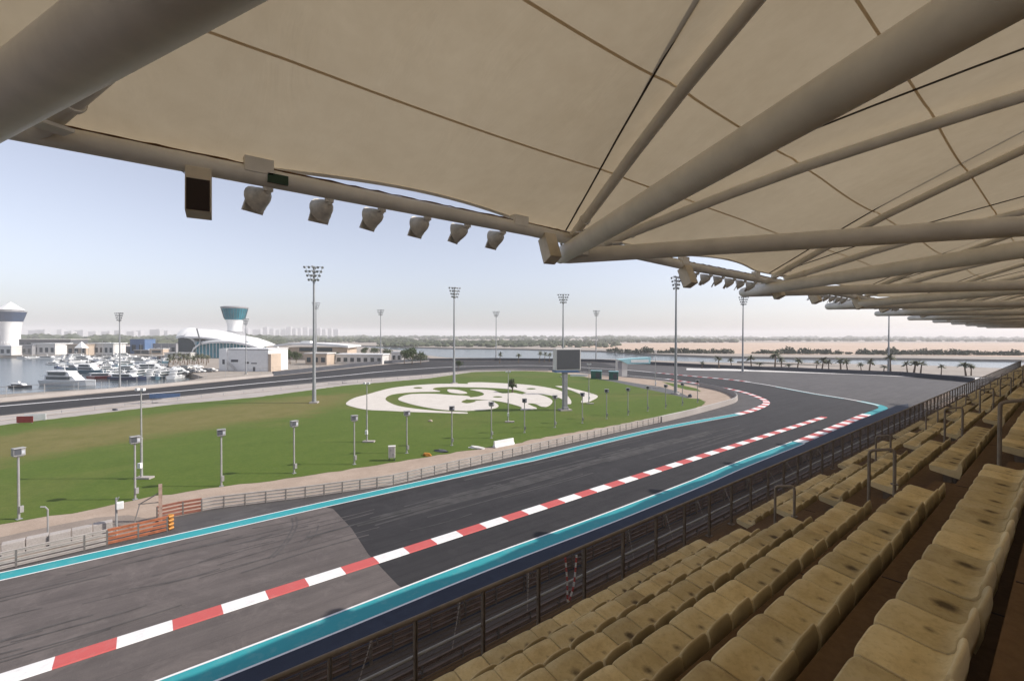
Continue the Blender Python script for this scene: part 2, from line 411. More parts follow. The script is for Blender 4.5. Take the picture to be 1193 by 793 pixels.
# asphalt base
far_edge = [(-420, 508), (-200, 487), (0, 469), (161, 454), (300, 440.3), (376, 432.5), (440, 425.6), (500, 420.8), (576, 420.2), (639, 420.8), (700, 422), (826, 428.6), (902, 431.8), (1000, 436), (1051, 438), (1122, 444)]
asp = GL(far_edge) + [Vector((230, 92, 0)), Vector((230, 12.5, 0)), Vector((-60, 12.5, 0)), Vector((-70, 42, 0))]
b = MB(); b.sheet(asp, 0.02); struct(b, 'run_off_asphalt', M_ASPH_RUN)
# older asphalt of the near straight, left of the joint
old = [G(-420, 500).xy.to_3d()]
old = [Vector((-60, 23.2, 0)), G(200, 789), G(320, 743.5), G(470, 686), G(463, 681), G(445, 662), G(429, 645.4), G(410, 616), G(388, 592.6), G(379, 590), G(300, 609), G(0, 676), Vector((-60, 39.2, 0))]
b = MB(); b.sheet(old, 0.024); struct(b, 'old_asphalt', M_ASPH_OLD)
inner_track = [(-420, 525), (-200, 505.5), (0, 483.3), (200, 461.8), (301, 451), (401, 441.7), (500, 434.9), (560, 431.3), (601, 430.3), (639, 430.6), (700, 435.3), (776, 441.5), (801, 445), (838.7, 451.2), (864, 456.3), (886.5, 464), (893, 469), (886.5, 474), (864, 480)]
outer_line = [(1015, 480), (1027, 475.6), (1023, 472.4), (1012, 469.8), (985, 464.4), (947.7, 458.5), (894, 448.5), (862, 443.6), (800, 437.6), (733, 431.2), (641.5, 426.2), (601, 425.7), (525.6, 427.4), (450, 432.4), (401.7, 437.2), (301, 446.4), (200, 456.4), (0, 473.2), (-200, 493), (-420, 514)]
new = GL([(470, 686), (539, 660), (620, 628.6), (703, 597), (801.5, 560), (860, 538), (925, 515)]) + GL(outer_line, 4) + GL(inner_track, 4) + \
      GL([(859, 484.6), (781, 499.6), (620, 538), (600, 542.7), (379, 591), (388, 592.6), (410, 616), (429, 645.4), (445, 662), (463, 681)])
b = MB(); b.sheet(new, 0.028); struct(b, 'track_asphalt', M_ASPH_NEW)
ro = GL([p for p in far_edge if p[0] <= 720]) + [G(733, 431.2), G(641.5, 426.2), G(601, 425.7), G(525.6, 427.4), G(450, 432.4), G(401.7, 437.2), G(301, 446.4), G(200, 456.4), G(0, 473.2), G(-200, 493), G(-420, 514)]
b = MB(); b.sheet(ro, 0.0245); struct(b, 'back_straight_run_off', M_ASPH_NEW)

# blue painted run-off along the stand and teal/white edge strip
b = MB(); b.sheet([Vector((-60, 15.9, 0)), Vector((-60, 21.75, 0))] + [G(936, 516.5), G(1017, 482.5), G(1032, 477), G(1040, 473.5), G(1058, 470)] + [Vector((92, 15.9, 0))], 0.026)
struct(b, 'blue_run_off', M_BLUE)
strip = smooth_line([Vector((-60, 22.5, 0)), G(320, 753.6), G(560, 658.7), G(702, 606), G(814, 562), G(860, 542.5), G(930, 515.5)], 4)
def strip_paint(pts, hw, name, m, z, line=0.22):
    bb = MB(); bb.ribbon(pts, -hw, hw, z); struct(bb, name, m)
    bb = MB(); bb.ribbon(pts, hw, hw+line, z); bb.ribbon(pts, -hw-line, -hw, z); struct(bb, name+'_edge_lines', M_WHITEP)
strip_paint(strip, 0.68, 'teal_strip', M_TEAL, 0.034, .13)
# kerb at its end (red, white) then teal corner, then outer white line with kerbs
def kerb(pts, w, name, z, block, h=0.05):
    pts = resample(pts, block/4); bb = MB(); nseg = len(pts)-1
    vs = []
    for i, p in enumerate(pts):
        d = (pts[min(i+1, nseg)]-pts[max(i-1, 0)]).normalized(); nrm = Vector((-d.y, d.x, 0))
        for o_, zz in ((-w/2, z), (-w/2+0.06, z+h), (w/2-0.06, z+h), (w/2, z)):
            q = p+nrm*o_; vs.append((q.x, q.y, zz))
    o = len(bb.v); bb.v += vs
    for i in range(nseg):
        for k in range(3):
            bb.f.append([i*4+k, (i+1)*4+k, (i+1)*4+k+1, i*4+k+1]); bb.mi.append((i//4) % 2)
    bb.f.append([0, 1, 2, 3]); bb.mi.append(0)
    bb.f.append([nseg*4+3, nseg*4+2, nseg*4+1, nseg*4]); bb.mi.append(0)
    return tag(bb.build(name, [M_WHITEP, M_REDP]), kind='structure')
kerb([G(930, 515.5), G(972, 498.2), G(1010, 482.5)], 1.35, 'kerb', 0.03, 2.0)
corner = GL([(1008, 483), (1021, 478.3), (1027.5, 475.2), (1023, 472.2), (1012, 469.6), (1000, 467.2)], 6)
b = MB(); b.ribbon(corner, -0.9, 0.5, 0.035); struct(b, 'teal_corner', M_TEAL)
b = MB(); b.ribbon(GL([(1023, 472.2), (1012, 469.6), (985, 464.4), (947.7, 458.5), (894, 448.5), (872, 445)], 4), -0.4, 0.15, 0.036); struct(b, 'outer_edge_line', M_WHITEP)
b = MB(); b.ribbon(GL([(985, 464.4), (947.7, 458.5), (905, 450.5)], 4), 0.15, 0.55, 0.036); struct(b, 'outer_teal_line', M_TEAL)
kerb(GL([(872, 445), (862, 443.5), (830, 440.3), (800, 437.6), (765, 434.2)], 4), 1.2, 'kerb', 0.03, 2.0)
b = MB(); b.ribbon(GL([(765, 434.2), (733, 431.2), (690, 428.6), (641.5, 426.2), (601, 425.7), (525.6, 427.4), (450, 432.4), (401.7, 437.2), (301, 446.4), (200, 456.4), (0, 473.2), (-200, 493)], 4), -0.5, 0.5, 0.036); struct(b, 'back_straight_line', M_WHITEP)
# kerb between near straight and pit exit lane
k0 = G(320, 690.5); k1 = G(961, 485.5); dirk = (k1-k0).normalized()
kerb([k0-dirk*14.0-dirk*0.6, k1], 1.0, 'kerb', 0.03, 2.03)
# inner teal strip, and inner kerb round the hairpin
it = smooth_line([Vector((-60, 39.35, 0)), G(0, 671.8), G(250, 616.3), G(379, 587.4), G(600, 539.0), G(620, 534.9), G(720, 510.5), G(781, 497.0), G(859, 482.7)], 4)
strip_paint(it, 0.56, 'inner_teal_strip', M_TEAL, 0.034, 0.12)
kerb(GL([(859, 482.7), (874, 478.7), (886.5, 474), (893, 469), (886.5, 464), (864, 456.3), (838.7, 451.2), (801, 445), (776, 441.3)], 5), 1.3, 'kerb', 0.03, 2.0)
b = MB(); b.ribbon(GL([(776, 441.3), (735, 437.5), (700, 434.6), (660, 431.6)], 4), -0.25, 0.25, 0.036); struct(b, 'inner_edge_line', M_WHITEP)

# verge and lawn
vout_near = [(-420, 764), (0, 664.5), (100, 641), (172, 624.5), (182, 606.5), (250, 593), (352, 580.5), (455, 566), (530, 548), (600, 531.5), (660, 517.5), (720, 503.5), (801, 484.5), (840, 474), (856, 468.4)]
vout_far = [(858.5, 464), (853, 459.6), (838, 454.6), (820, 450.8), (790, 446), (760, 442.2), (730, 439.6), (700, 437), (660, 433), (639, 431.6), (601, 430.9), (551, 432), (500, 436.2), (400, 443.2), (300, 452.3), (200, 463.2), (0, 485), (-200, 508), (-420, 530)]
b = MB(); b.sheet(GL(vout_near) + GL(vout_far), 0.030); struct(b, 'verge', M_SANDSTRIP)
b = MB(); b.sheet(GL([(-420, 764), (0, 664.5), (100, 641), (172, 624.5), (182, 606.5), (150, 600), (112, 603), (60, 613), (0, 626), (-420, 716)]), 0.034); struct(b, 'service_road', M_SERVICE)
b = MB(); b.sheet(GL([(620, 431.5), (601, 430.9), (551, 432), (500, 436.2), (400, 443.2), (300, 452.3), (200, 463.2), (0, 485), (-200, 508), (-420, 530), (-420, 546), (-200, 520.5), (0, 496), (200, 472), (300, 463), (401.7, 449.3), (450, 445.3), (500, 440.8), (551, 433.6), (601, 432.2)]), 0.034); struct(b, 'concrete_strip', M_CONCRETE)
grass_px = [(-420, 697), (-150, 645), (0, 611), (111, 593), (158, 582), (258, 567), (300, 562.7), (426, 544), (543, 525), (600, 517.5), (620, 511.9), (720.6, 494.6), (801, 478.5), (819, 472), (822, 468), (815, 464.6), (800, 463.5), (775, 457.8), (750, 452.6), (735, 449), (715, 444.5), (690, 440.8), (677, 438.2), (655, 434.6), (639, 433.2), (620, 432.4), (601, 432.0), (551, 433.4), (500, 440.6), (450, 445), (401.7, 449), (300, 462.6), (200, 471.4), (0, 495.4), (-200, 520), (-420, 545)]
b = MB(); 
gp = GL(grass_px); gp2 = []
for i, p in enumerate(gp):                                       # ragged edge
    q = gp[(i+1) % len(gp)]; n = max(1, int((q-p).length/1.2))
    n = min(n, 60)
    for k in range(n):
        t = k/n; w = 0.32*math.sin(3.1*(p.x+(q.x-p.x)*t))*random.uniform(.2, 1)
        nn = Vector((-(q-p).y, (q-p).x, 0)).normalized()
        gp2.append(p.lerp(q, t)+nn*w)
b.sheet(gp2, 0.038); struct(b, 'lawn', M_GRASS)
b = MB(); b.sheet(GL([(771, 444.6), (790, 447.6), (812, 452.6), (817, 456.2), (800, 454), (783, 449.8)]), 0.038); struct(b, 'lawn_strip', M_GRASS)
b = MB(); b.sheet(GL([(690, 440.6), (720, 443.0), (742, 446.6), (768, 450.2), (790, 456.2), (805, 463.2), (800, 463.6), (775, 457.9), (750, 452.7), (735, 449.1), (715, 444.6)]), 0.042); struct(b, 'gravel_bed', M_GRAVEL)

# white swirl emblem laid out in gravel on the lawn
def LZ(pts, x0, y0, s): return [(x0+p[0]*s, y0+p[1]*s) for p in pts]
s1 = 160/1193
A_ = lambda pts: LZ(pts, 395, 435, s1)
B_ = lambda pts: LZ(pts, 545, 435, s1)
white = [
 A_([(60, 268), (90, 235), (150, 208), (240, 185), (360, 150), (470, 125), (640, 105), (840, 92), (1010, 90), (1120, 92)]) + B_([(0, 92), (10, 80), (120, 78), (300, 86), (480, 96), (620, 112), (760, 138), (830, 165), (890, 225), (897, 265), (868, 268), (820, 225), (735, 196), (640, 182), (560, 182), (480, 160), (390, 140), (230, 128), (120, 124), (30, 122)]) + A_([(1140, 122), (980, 118), (850, 122), (815, 138), (880, 158), (700, 162), (560, 170), (470, 182), (420, 200), (403, 225), (430, 250), (520, 285), (700, 312), (900, 330), (1110, 340), (1105, 350), (900, 345), (600, 335), (400, 325), (250, 318), (120, 292)]),
 A_([(512, 225), (560, 195), (640, 180), (820, 178), (1000, 190), (1110, 196), (1140, 212), (1060, 245), (1110, 262), (1193, 245)]) + B_([(60, 240), (180, 235), (240, 258), (268, 282), (240, 302), (150, 318), (0, 326)]) + A_([(1100, 328), (900, 318), (720, 290), (580, 255)]),
 A_([(945, 140), (1000, 140), (1060, 150), (1115, 172), (1050, 178), (960, 165)]),
 B_([(0, 215), (100, 200), (140, 185), (120, 165), (60, 150), (20, 140), (120, 140), (230, 150), (300, 175), (395, 170), (470, 182), (500, 172), (560, 175), (640, 190), (700, 212), (735, 240), (720, 270), (680, 292), (640, 290), (580, 265), (520, 262), (560, 285), (600, 308), (460, 318), (470, 300), (430, 282), (340, 258), (240, 240), (100, 228), (0, 228)]),
 B_([(760, 112), (830, 112), (900, 130), (1000, 155), (1090, 180), (1130, 200), (1100, 225), (1040, 250), (985, 255), (1000, 220), (990, 190), (940, 165), (880, 142)]),
]
b = MB()
for wi, w in enumerate(white):
    q_ = smooth_line(GL(w), 3, True); z_ = .085+.004*wi; b.sheet(q_, z_)
    b.add([(p.x, p.y, .03) for p in q_]+[(p.x, p.y, z_) for p in q_], [(i, (i+1) % len(q_), (i+1) % len(q_)+len(q_), i+len(q_)) for i in range(len(q_))])
tag(b.build('lawn_emblem', M_LOGO), 'large white gravel swirl emblem laid out on the green lawn', 'emblem')
b = MB()
for c, rx, ry in ((A_([(685, 127)])[0], 5.2, 0.9), (B_([(550, 135)])[0], 5.5, 0.8), (B_([(260, 206)])[0], 5.5, 0.8)):
    b.sheet([G(c[0]+rx*math.cos(t*math.pi/8), c[1]+ry*math.sin(t*math.pi/8)) for t in range(16)], 0.106)
struct(b, 'lawn_patches', M_GRASS)
# skid marks and tyre lines
b = MB()
def skid(px, w):
    p = smooth_line(GL(px), 6); b.ribbon(p, -w, w, 0.0305+.012*w)
skid([(345, 602), (346, 612), (340, 625), (330, 638), (318, 650)], 0.07); skid([(340, 603), (341, 613), (335, 626), (325, 639), (313, 651)], 0.06)
skid([(362, 618), (357, 626), (350, 632)], 0.05); skid([(371, 612), (368, 622), (360, 631), (348, 640)], 0.05)
rk = random.Random(31)
for _ in range(26):
    x0 = rk.uniform(-12, 9); y0 = rk.uniform(28.6, 37.5); L_ = rk.uniform(3, 11); cv = rk.uniform(-.6, .6)
    pts = [Vector((x0+L_*t/6, y0+cv*math.sin(t/6*2.2)+.015*rk.uniform(-1, 1), 0)) for t in range(7)]
    b.ribbon(smooth_line(pts, 3), -rk.uniform(.03, .09), rk.uniform(.03, .09), 0.0320+.0003*_)
struct(b, 'tyre_marks', simple('tyre_rubber_mark', (0.078, 0.070, 0.067), .8, 0, .35, 1.2))
b = MB()
rk = random.Random(12)
for _ in range(80):
    x0 = rk.uniform(8, 60); y0 = rk.uniform(28.8, 38) if rk.random() < .3 else rk.gauss(33.4, .55); L_ = rk.uniform(4, 18); cv = rk.uniform(-.3, .3)
    pts = [Vector((x0+L_*t/5, y0+cv*math.sin(t/5*2.5), 0)) for t in range(6)]
    b.ribbon(smooth_line(pts, 2), -rk.uniform(.04, .16), rk.uniform(.04, .16), 0.0305+.0003*_)
struct(b, 'dusty_tyre_line', simple('dusty_line', (0.058, 0.055, 0.054), .85, 0, .45, .8))

# ================================================================= BARRIERS
def guardrail(name, pts, label, mats, nr=4, h=1.05, post=4.0, group=None, dm=None, cat='crash barrier', nrail_h=0.2):
    root = empty(name, pts[0]); root.location.z = 0; tag(root, label, cat, group)
    off = root.location
    for k in range(nr):
        bb = MB(); z = 0.16+k*(h-0.2)/max(1, nr-1)
        vs = []; fs = []
        prof = ((0.0, -0.11), (0.05, -0.085), (0.05, -0.03), (0.015, 0), (0.05, 0.03), (0.05, 0.085), (0.0, 0.11), (-0.02, 0.11), (-0.02, -0.11))
        P = [Vector((p[0], p[1], 0)) for p in pts]
        for i, p in enumerate(P):
            d = (P[min(i+1, len(P)-1)]-P[max(i-1, 0)]).normalized(); nrm = Vector((d.y, -d.x, 0))
            for o_, zz in prof:
                q = p+nrm*o_-off; vs.append((q.x, q.y, z+zz*.86*min(1.0, (h-0.2)/max(1, nr-1)/0.26)))
        n = len(prof)
        for i in range(len(P)-1):
            for j in range(n):
                j2 = (j+1) % n; fs.append((i*n+j, (i+1)*n+j, (i+1)*n+j2, i*n+j2))
        fs += [tuple(range(n)), tuple((len(P)-1)*n+j for j in range(n-1, -1, -1))]
        bb.add(vs, fs); bb.build('rail', mats[0], root, True)
    ps = resample(pts, post)
    if len(ps) > 98: ps = ps[:98]
    mesh = None
    for p in ps:
        if mesh is None:
            bb = MB(); bb.box((0, 0, h/2), (0.09, 0.11, h)); o = bb.build('post', mats[1], root); mesh = o.data
        else:
            o = bpy.data.objects.new('post', mesh); col.objects.link(o); o.parent = root
        o.location = (p.x-off.x, p.y-off.y, 0)
    return root
near1 = [Vector((-60, 43.2, 0)), G(0, 664.5), G(125, 635.2)]
guardrail('crash_barrier', near1, 'pale four rail steel crash barrier beside the near teal strip, left of the opening', (M_ARMCO, M_ARMCODK), 4, 1.05, 3.0)
gr = guardrail('crash_barrier', [G(125, 635.2), G(160, 627.0), G(197, 618.2)], 'rusty orange end section of crash barrier with yellow nose at the track opening', (M_ORANGE, M_ARMCODK), 4, 1.05, 1.6)
e = G(198.5, 617.8); bb = MB()
for k in range(4):
    bb.poly([e-gr.location+Vector((-0.1, -0.05, 0.16+k*.28)), e-gr.location+Vector((0.15, 0.06, 0.16+k*.28)), e-gr.location+Vector((0.15, 0.26, 0.16+k*.28)), e-gr.location+Vector((-0.1, 0.37, 0.16+k*.28))], 0.085, 6)
bb.build('yellow_nose', M_YELLOW, gr)
guardrail('crash_barrier', [G(183, 606.3), G(208, 600.6), G(235, 595.8)], 'short reddish brown section starting the long barrier past the opening', (simple('red_brown_steel', (.27, .11, .075), .7), M_ARMCODK), 4, 1.05, 1.6)
long_n = GL([(235, 595.8), (250, 593), (352, 580.5), (455, 566), (530, 548), (600, 531.5), (660, 517.5), (720, 503.5), (770, 491.8)])
guardrail('crash_barrier', long_n, 'long weathered steel crash barrier between sandy verge and inner teal strip', (M_ARMCO, M_ARMCODK), 4, 1.0, 1.5)
# wall round the hairpin
hp = smooth_line(GL([(770, 491.8), (801, 484.5), (840, 474), (855, 469), (858.5, 465), (853, 460), (838, 454.8), (815, 450)]), 5)
root = empty('hairpin_wall', hp[0]); tag(root, 'curved low wall around the sandy inside of the hairpin', 'barrier wall')
bb = MB(); P = [p-root.location for p in hp]
vs = []; fs = []
for i, p in enumerate(P):
    d = (P[min(i+1, len(P)-1)]-P[max(i-1, 0)]).normalized(); n_ = Vector((-d.y, d.x, 0))
    for o_, z in ((-.2, 0), (-.14, .95), (.14, .95), (.2, 0)): q = p+n_*o_; vs.append((q.x, q.y, z+0.03))
for i in range(len(P)-1):
    for k in range(3): fs.append((i*4+k, i*4+k+1, (i+1)*4+k+1, (i+1)*4+k))
fs += [(0, 1, 2, 3), tuple((len(P)-1)*4+k for k in (3, 2, 1, 0))]
bb.add(vs, fs); bb.build('wall_panel', M_CONCRETE, root)
bb = MB(); bb.poly([p+Vector((0, 0, 1.02)) for p in P], 0.05, 6); bb.build('top_rail', M_GALV, root)
# back straight barriers
bk = GL([(-200, 514), (0, 490.5), (200, 467.6), (300, 457), (400, 446.8), (500, 438.9), (551, 433.2), (601, 431.6), (639, 432.3)])
g_ = guardrail('crash_barrier', bk, 'pale fence posts and rails along the back straight beside the lawn', (M_CONCRETE, M_GREY), 2, .8, 4.6)
def wall_line(name, pts, h, t, m, label, cat='barrier wall', z0=0.0, posts=None):
    root = empty(name, (pts[0].x, pts[0].y, 0)); tag(root, label, cat)
    bb = MB()
    vs = []; fs = []; P = [Vector((p.x, p.y, 0))-root.location for p in pts]
    for i, p in enumerate(P):
        d = (P[min(i+1, len(P)-1)]-P[max(i-1, 0)]).normalized(); n_ = Vector((-d.y, d.x, 0))*t/2
        for o_, z in ((-1, z0), (-1, h), (1, h), (1, z0)): q = p+n_*o_; vs.append((q.x, q.y, z))
    for i in range(len(P)-1):
        for k in range(3): fs.append((i*4+k, i*4+k+1, (i+1)*4+k+1, (i+1)*4+k))
    fs += [(0, 1, 2, 3), tuple((len(P)-1)*4+k for k in (3, 2, 1, 0))]
    bb.add(vs, fs); bb.build('wall_panel', m, root)
    if posts:
        step, ph, r = posts; mesh = None
        for p in resample(P, step)[:95]:
            if mesh is None:
                bb = MB(); bb.tube((0, 0, 0), (0, 0, ph), r, r, 6); o = bb.build('post', M_GALV, root); mesh = o.data
            else:
                o = bpy.data.objects.new('post', mesh); col.objects.link(o); o.parent = root
            o.location = (p.x, p.y, 0)
        bb = MB()
        for zz in (h+.3, (h+ph)/2, ph-0.05): bb.poly([p+Vector((0, 0, zz)) for p in P], 0.02, 4)
        bb.build('wire', M_WIRE, root)
    return root
wall_line('barrier_wall', GL([(500, 420.6), (576, 420.0), (639, 420.6), (700, 421.7), (826, 428.3), (902, 431.5), (1000, 435.7), (1051, 437.7), (1135, 445.5)]), 1.5, 0.6, M_WALLDK, 'long dark tyre barrier along the outer edge of the hairpin before the water')
wall_line('barrier_wall', GL([(318, 437.8), (376, 431.5), (440, 424.3), (500, 419.8)]), 1.5, 0.5, M_WALLDK, 'dark barrier wall behind the back straight beside the marina buildings', posts=(6, 3.0, .05))
wall_line('perimeter_fence', GL([(-420, 507), (-200, 485.5), (0, 467.5), (161, 452.6), (318, 437.8)]), 0.75, 0.4, M_CONCRETE, 'pale concrete barrier with wire fence between back straight and marina', 'fence', posts=(6, 3.0, .05))
wall_line('perimeter_fence', GL([(-420, 494), (-60, 465.5), (60, 457.5), (150, 452.3), (235, 443.5)]), 0.1, 0.3, M_CONCRETE, 'thin quayside wire fence in front of the moored boats', 'fence', posts=(5, 2.2, .04))

# ================================================================= LAWN LIGHTS, POLES, MASTS
def make_small_lamp(h):
    root = empty('trackside_lamp'); 
    bb = MB(); bb.box((0, 0, 0.02), (0.34, 0.34, 0.04)); bb.build('base_plate', M_GREY, root)
    bb = MB(); bb.tube((0, 0, 0), (0, 0, h-0.55), 0.085, 0.07, 10); bb.box((0.1, -0.12, 0.7), (0.22, 0.16, 0.45)); bb.build('pole', M_GALV, root, True)
    bb = MB(); bb.box((0, 0, h-0.28), (0.66, 0.45, 0.52)); bb.box((0, -0.06, h+0.0), (0.70, 0.52, 0.04)); bb.box((0, 0, h-0.58), (0.5, 0.3, 0.06)); hd = bb.build('lamp_head', M_GALV, root, bevel=0.02)
    bb = MB(); bb.box((-0.10, -0.231, h-0.26), (0.38, 0.02, 0.40)); bb.build('lens', M_DKGREY, hd)
    bb = MB(); bb.box((0.20, -0.231, h-0.29), (0.18, 0.02, 0.22)); bb.build('lens', M_FGLASS, hd)
    return root
lamps = [(22, 523, 605), (157.5, 509, 582), (258, 500.7, 566.5), (342.7, 490.5, 551.5), (412.8, 484, 541), (474, 478.7, 528), (526.4, 473, 519), (572.4, 468, 510.4), (611, 464, 504), (646.4, 460, 498), (678.4, 457, 493), (706.6, 452.8, 487.8), (731.5, 451.2, 483.8), (754.4, 449, 479), (775.4, 447.4, 475.8), (794.9, 445.2, 472.4), (812.6, 442, 469)]
ordn = ['first', 'second', 'third', 'fourth', 'fifth', 'sixth', 'seventh', 'eighth', 'ninth', 'tenth', 'eleventh', 'twelfth', 'thirteenth', 'fourteenth', 'fifteenth', 'sixteenth', 'seventeenth', 'eighteenth', 'nineteenth', 'twentieth']
proto = make_small_lamp(5.0)
extra = {0: 'nearest short box headed lamp, at the left end of the row on the lawn', 16: 'last short box headed lamp in the row, at the lawn tip'}
for i, (x, yt, yb) in enumerate(lamps):
    o = proto if i == 0 else copy_tree(proto)
    p = G(x, yb); o.location = (p.x, p.y, 0.03)
    hh = 14-(yt-391)/F*DEP(p); o.scale = (1, 1, max(0.85, min(1.25, hh/5.05)))
    d = (CAMP-p); o.rotation_euler.z = math.atan2(d.y, d.x)+math.pi/2 + R(random.uniform(-12, 12)) + R(14)
    tag(o, extra.get(i, 'short grey box headed lamp on the lawn, %s of its row counted from the left' % ordn[i]), 'lamp', 'short lamps along the edge of the lawn')
def make_thin_pole(h):
    root = empty('camera_pole')
    bb = MB(); bb.box((0.25, 0, 0.08), (1.5, 0.7, 0.16)); bb.build('base', M_CONCRETE, root)
    bb = MB(); bb.tube((0, 0, 0.1), (0, 0, h*.45), 0.11, 0.10, 10); bb.tube((0, 0, h*.45), (0, 0, h), 0.075, 0.055, 8); bb.tube((0, 0, h*.45-.06), (0, 0, h*.45+.06), .12, .12, 8); bb.build('pole', M_GALV, root, True)
    bb = MB(); bb.box((0.0, -0.2, 1.3), (0.3, 0.28, 0.5)); bb.build('junction_box', M_WHITE, root)
    bb = MB(); bb.tube((-.3, 0, h-.1), (.3, 0, h-.1), .03, .03, 6); bb.box((-.28, -.1, h), (.26, .3, .24)); bb.box((.28, -.1, h), (.26, .3, .24)); bb.build('lamp_pair', M_WHITE, root)
    return root
for i, (x, yt, yb, lab) in enumerate([(165, 455, 557.5, 'thin white pole with twin lamps beside the second short lamp from the left'), (427.5, 447, 515, 'thin tall pole on a concrete pad in front of the emblem'), (592, 433, 492, 'thin tall pole standing at the bottom edge of the white emblem'), (686, 424, 470.5, 'thin tall pole right of the big screen at the emblem tip'), (763.5, 408, 452, 'thin tall pole beside the gravel bed near the gantry')]):
    p = G(x, yb); h = 14-(yt-391)/F*DEP(p); o = make_thin_pole(h); o.location = (p.x, p.y, 0.04); o.rotation_euler.z = TH-math.pi/2
    tag(o, lab, 'pole', 'thin poles on the lawn')
def make_mast(h, nh=1):
    root = empty('floodlight_mast')
    bb = MB(); bb.box((0, 0, .15), (1.6, 1.6, .3)); bb.build('footing', M_CONCRETE, root)
    bb = MB(); bb.poly([(0, 0, .2), (0, 0, h*.5), (0, 0, h)], [.36, .26, .17], 12); bb.tube((0, 0, .2), (0, 0, 2.8), .41, .38, 12); bb.build('pole', M_MAST, root, True)
    bb = MB()
    rows = 4
    for r_ in range(rows):
        z = h-0.1-r_*0.85; w = 1.75-r_*0.28
        bb.tube((-w, 0, z), (w, 0, z), .05, .05, 6)
        bb.tube((0, -w*.7, z), (0, w*.7, z), .05, .05, 6)
    bb.tube((-1.75, 0, h-.1), (-.2, 0, h-3.4), .04, .04, 5); bb.tube((1.75, 0, h-.1), (.2, 0, h-3.4), .04, .04, 5)
    fr = bb.build('head_frame', M_MAST, root)
    lm = MB(); lm.lathe([(0.05, -.22), (.16, -.16), (.26, .12), (.27, .16)], n=10); mesh = None
    for r_ in range(rows):
        z = h-0.25-r_*0.85; w = 1.7-r_*0.28
        for k in range(5 if r_ < 2 else 4):
            n = 5 if r_ < 2 else 4
            x = -w+2*w*k/(n-1)
            if mesh is None: o = lm.build('floodlight', M_MAST, root, True); mesh = o.data
            else: o = bpy.data.objects.new('floodlight', mesh); col.objects.link(o); o.parent = root
            o.location = (x, -0.28, z); o.rotation_euler = (R(115), 0, R(-25+12*k))
        for sgn in (-1, 1):
            o = bpy.data.objects.new('floodlight', mesh); col.objects.link(o); o.parent = root
            o.location = (0, sgn*w*.68, z); o.rotation_euler = (R(115), 0, R(90*sgn))
    return root
mp_ = make_mast(28.0)
masts = [(366, None, 469.5, 310, 'tallest floodlight mast, on the lawn left of the white emblem'), (529.0, None, 446.7, 334.5, 'floodlight mast standing at the top edge of the white emblem'), (656, 154, None, 342.5, 'floodlight mast rising directly behind the big screen'), (787, None, 459, 322, 'floodlight mast with dark pole on the hairpin infield beside the gravel'), (865.5, 176, None, 345.5, 'floodlight mast behind the outer barrier right of the hairpin'), (578, 262, None, 362.5, 'distant floodlight mast by the water between emblem mast and screen'), (694.5, 255, None, 361.5, 'distant floodlight mast by the water right of the big screen'), (443.5, 247, None, 360.5, 'distant floodlight mast behind the back straight by the low white building'), (368.3, 228, None, 352, 'faint floodlight mast half hidden behind the tallest mast'), (139.8, None, 451.5, 364, 'short floodlight mast on the marina quay before the boats'), (1035.5, 182, None, 352, 'floodlight mast at far right whose head hides behind the canopy'), (286.5, 163, None, 371, 'thin light mast in front of the white block building')]
for i, (x, D, yb, yt, lab) in enumerate(masts):
    p = G(x, yb) if D is None else AT(x, D)
    D_ = DEP(p); h = ZA(x, yt, D_); o = mp_ if i == 0 else copy_tree(mp_)
    o.location = (p.x, p.y, 0.0); sxy = 1.0 if i not in (9, 11) else .6
    o.scale = (sxy, sxy, h/28.0); o.rotation_euler.z = TH-math.pi/2+R([10, 35, 0, 50, 0, 0, 5, 0, 20, 0, 0, 0][i])
    tag(o, lab, 'floodlight mast', 'tall floodlight masts round the track')

# big screen
p = G(658, 478); D_ = DEP(p); root = empty('video_screen', (p.x, p.y, 0.04), TH-math.pi/2+R(17)); tag(root, 'large grey switched off video screen on a single column over the lawn', 'video screen')
bb = MB(); bb.box((0.0, 0, .12), (2.2, 1.8, .24)); bb.build('footing', M_CONCRETE, root)
bb = MB(); bb.box((0, 0, 3.7), (.75, .9, 7.2)); bb.box((0, -.2, .45), (1.0, 1.0, .5)); bb.build('column', M_GREY, root, bevel=.03)
bb = MB(); bb.box((0.8, 1.1, 5.0), (.35, .35, 4.5)); bb.build('rear_strut', M_DKGREY, root)
bb = MB(); bb.box((0.15, .25, 7.35), (4.6, 1.7, .35)); bb.box((1.2, .3, 7.15), (3.4, 1.2, .2)); bb.build('catwalk', M_BLUEB, root)
bb = MB(); bb.box((0.45, .2, 9.55), (5.0, 1.6, 4.0)); cs = bb.build('cabinet', M_OFFW, root, bevel=.04)
bb = MB(); bb.box((0.45, -.615, 9.55), (4.65, .04, 3.65)); bb.build('screen_panel', M_SCREEN, cs)

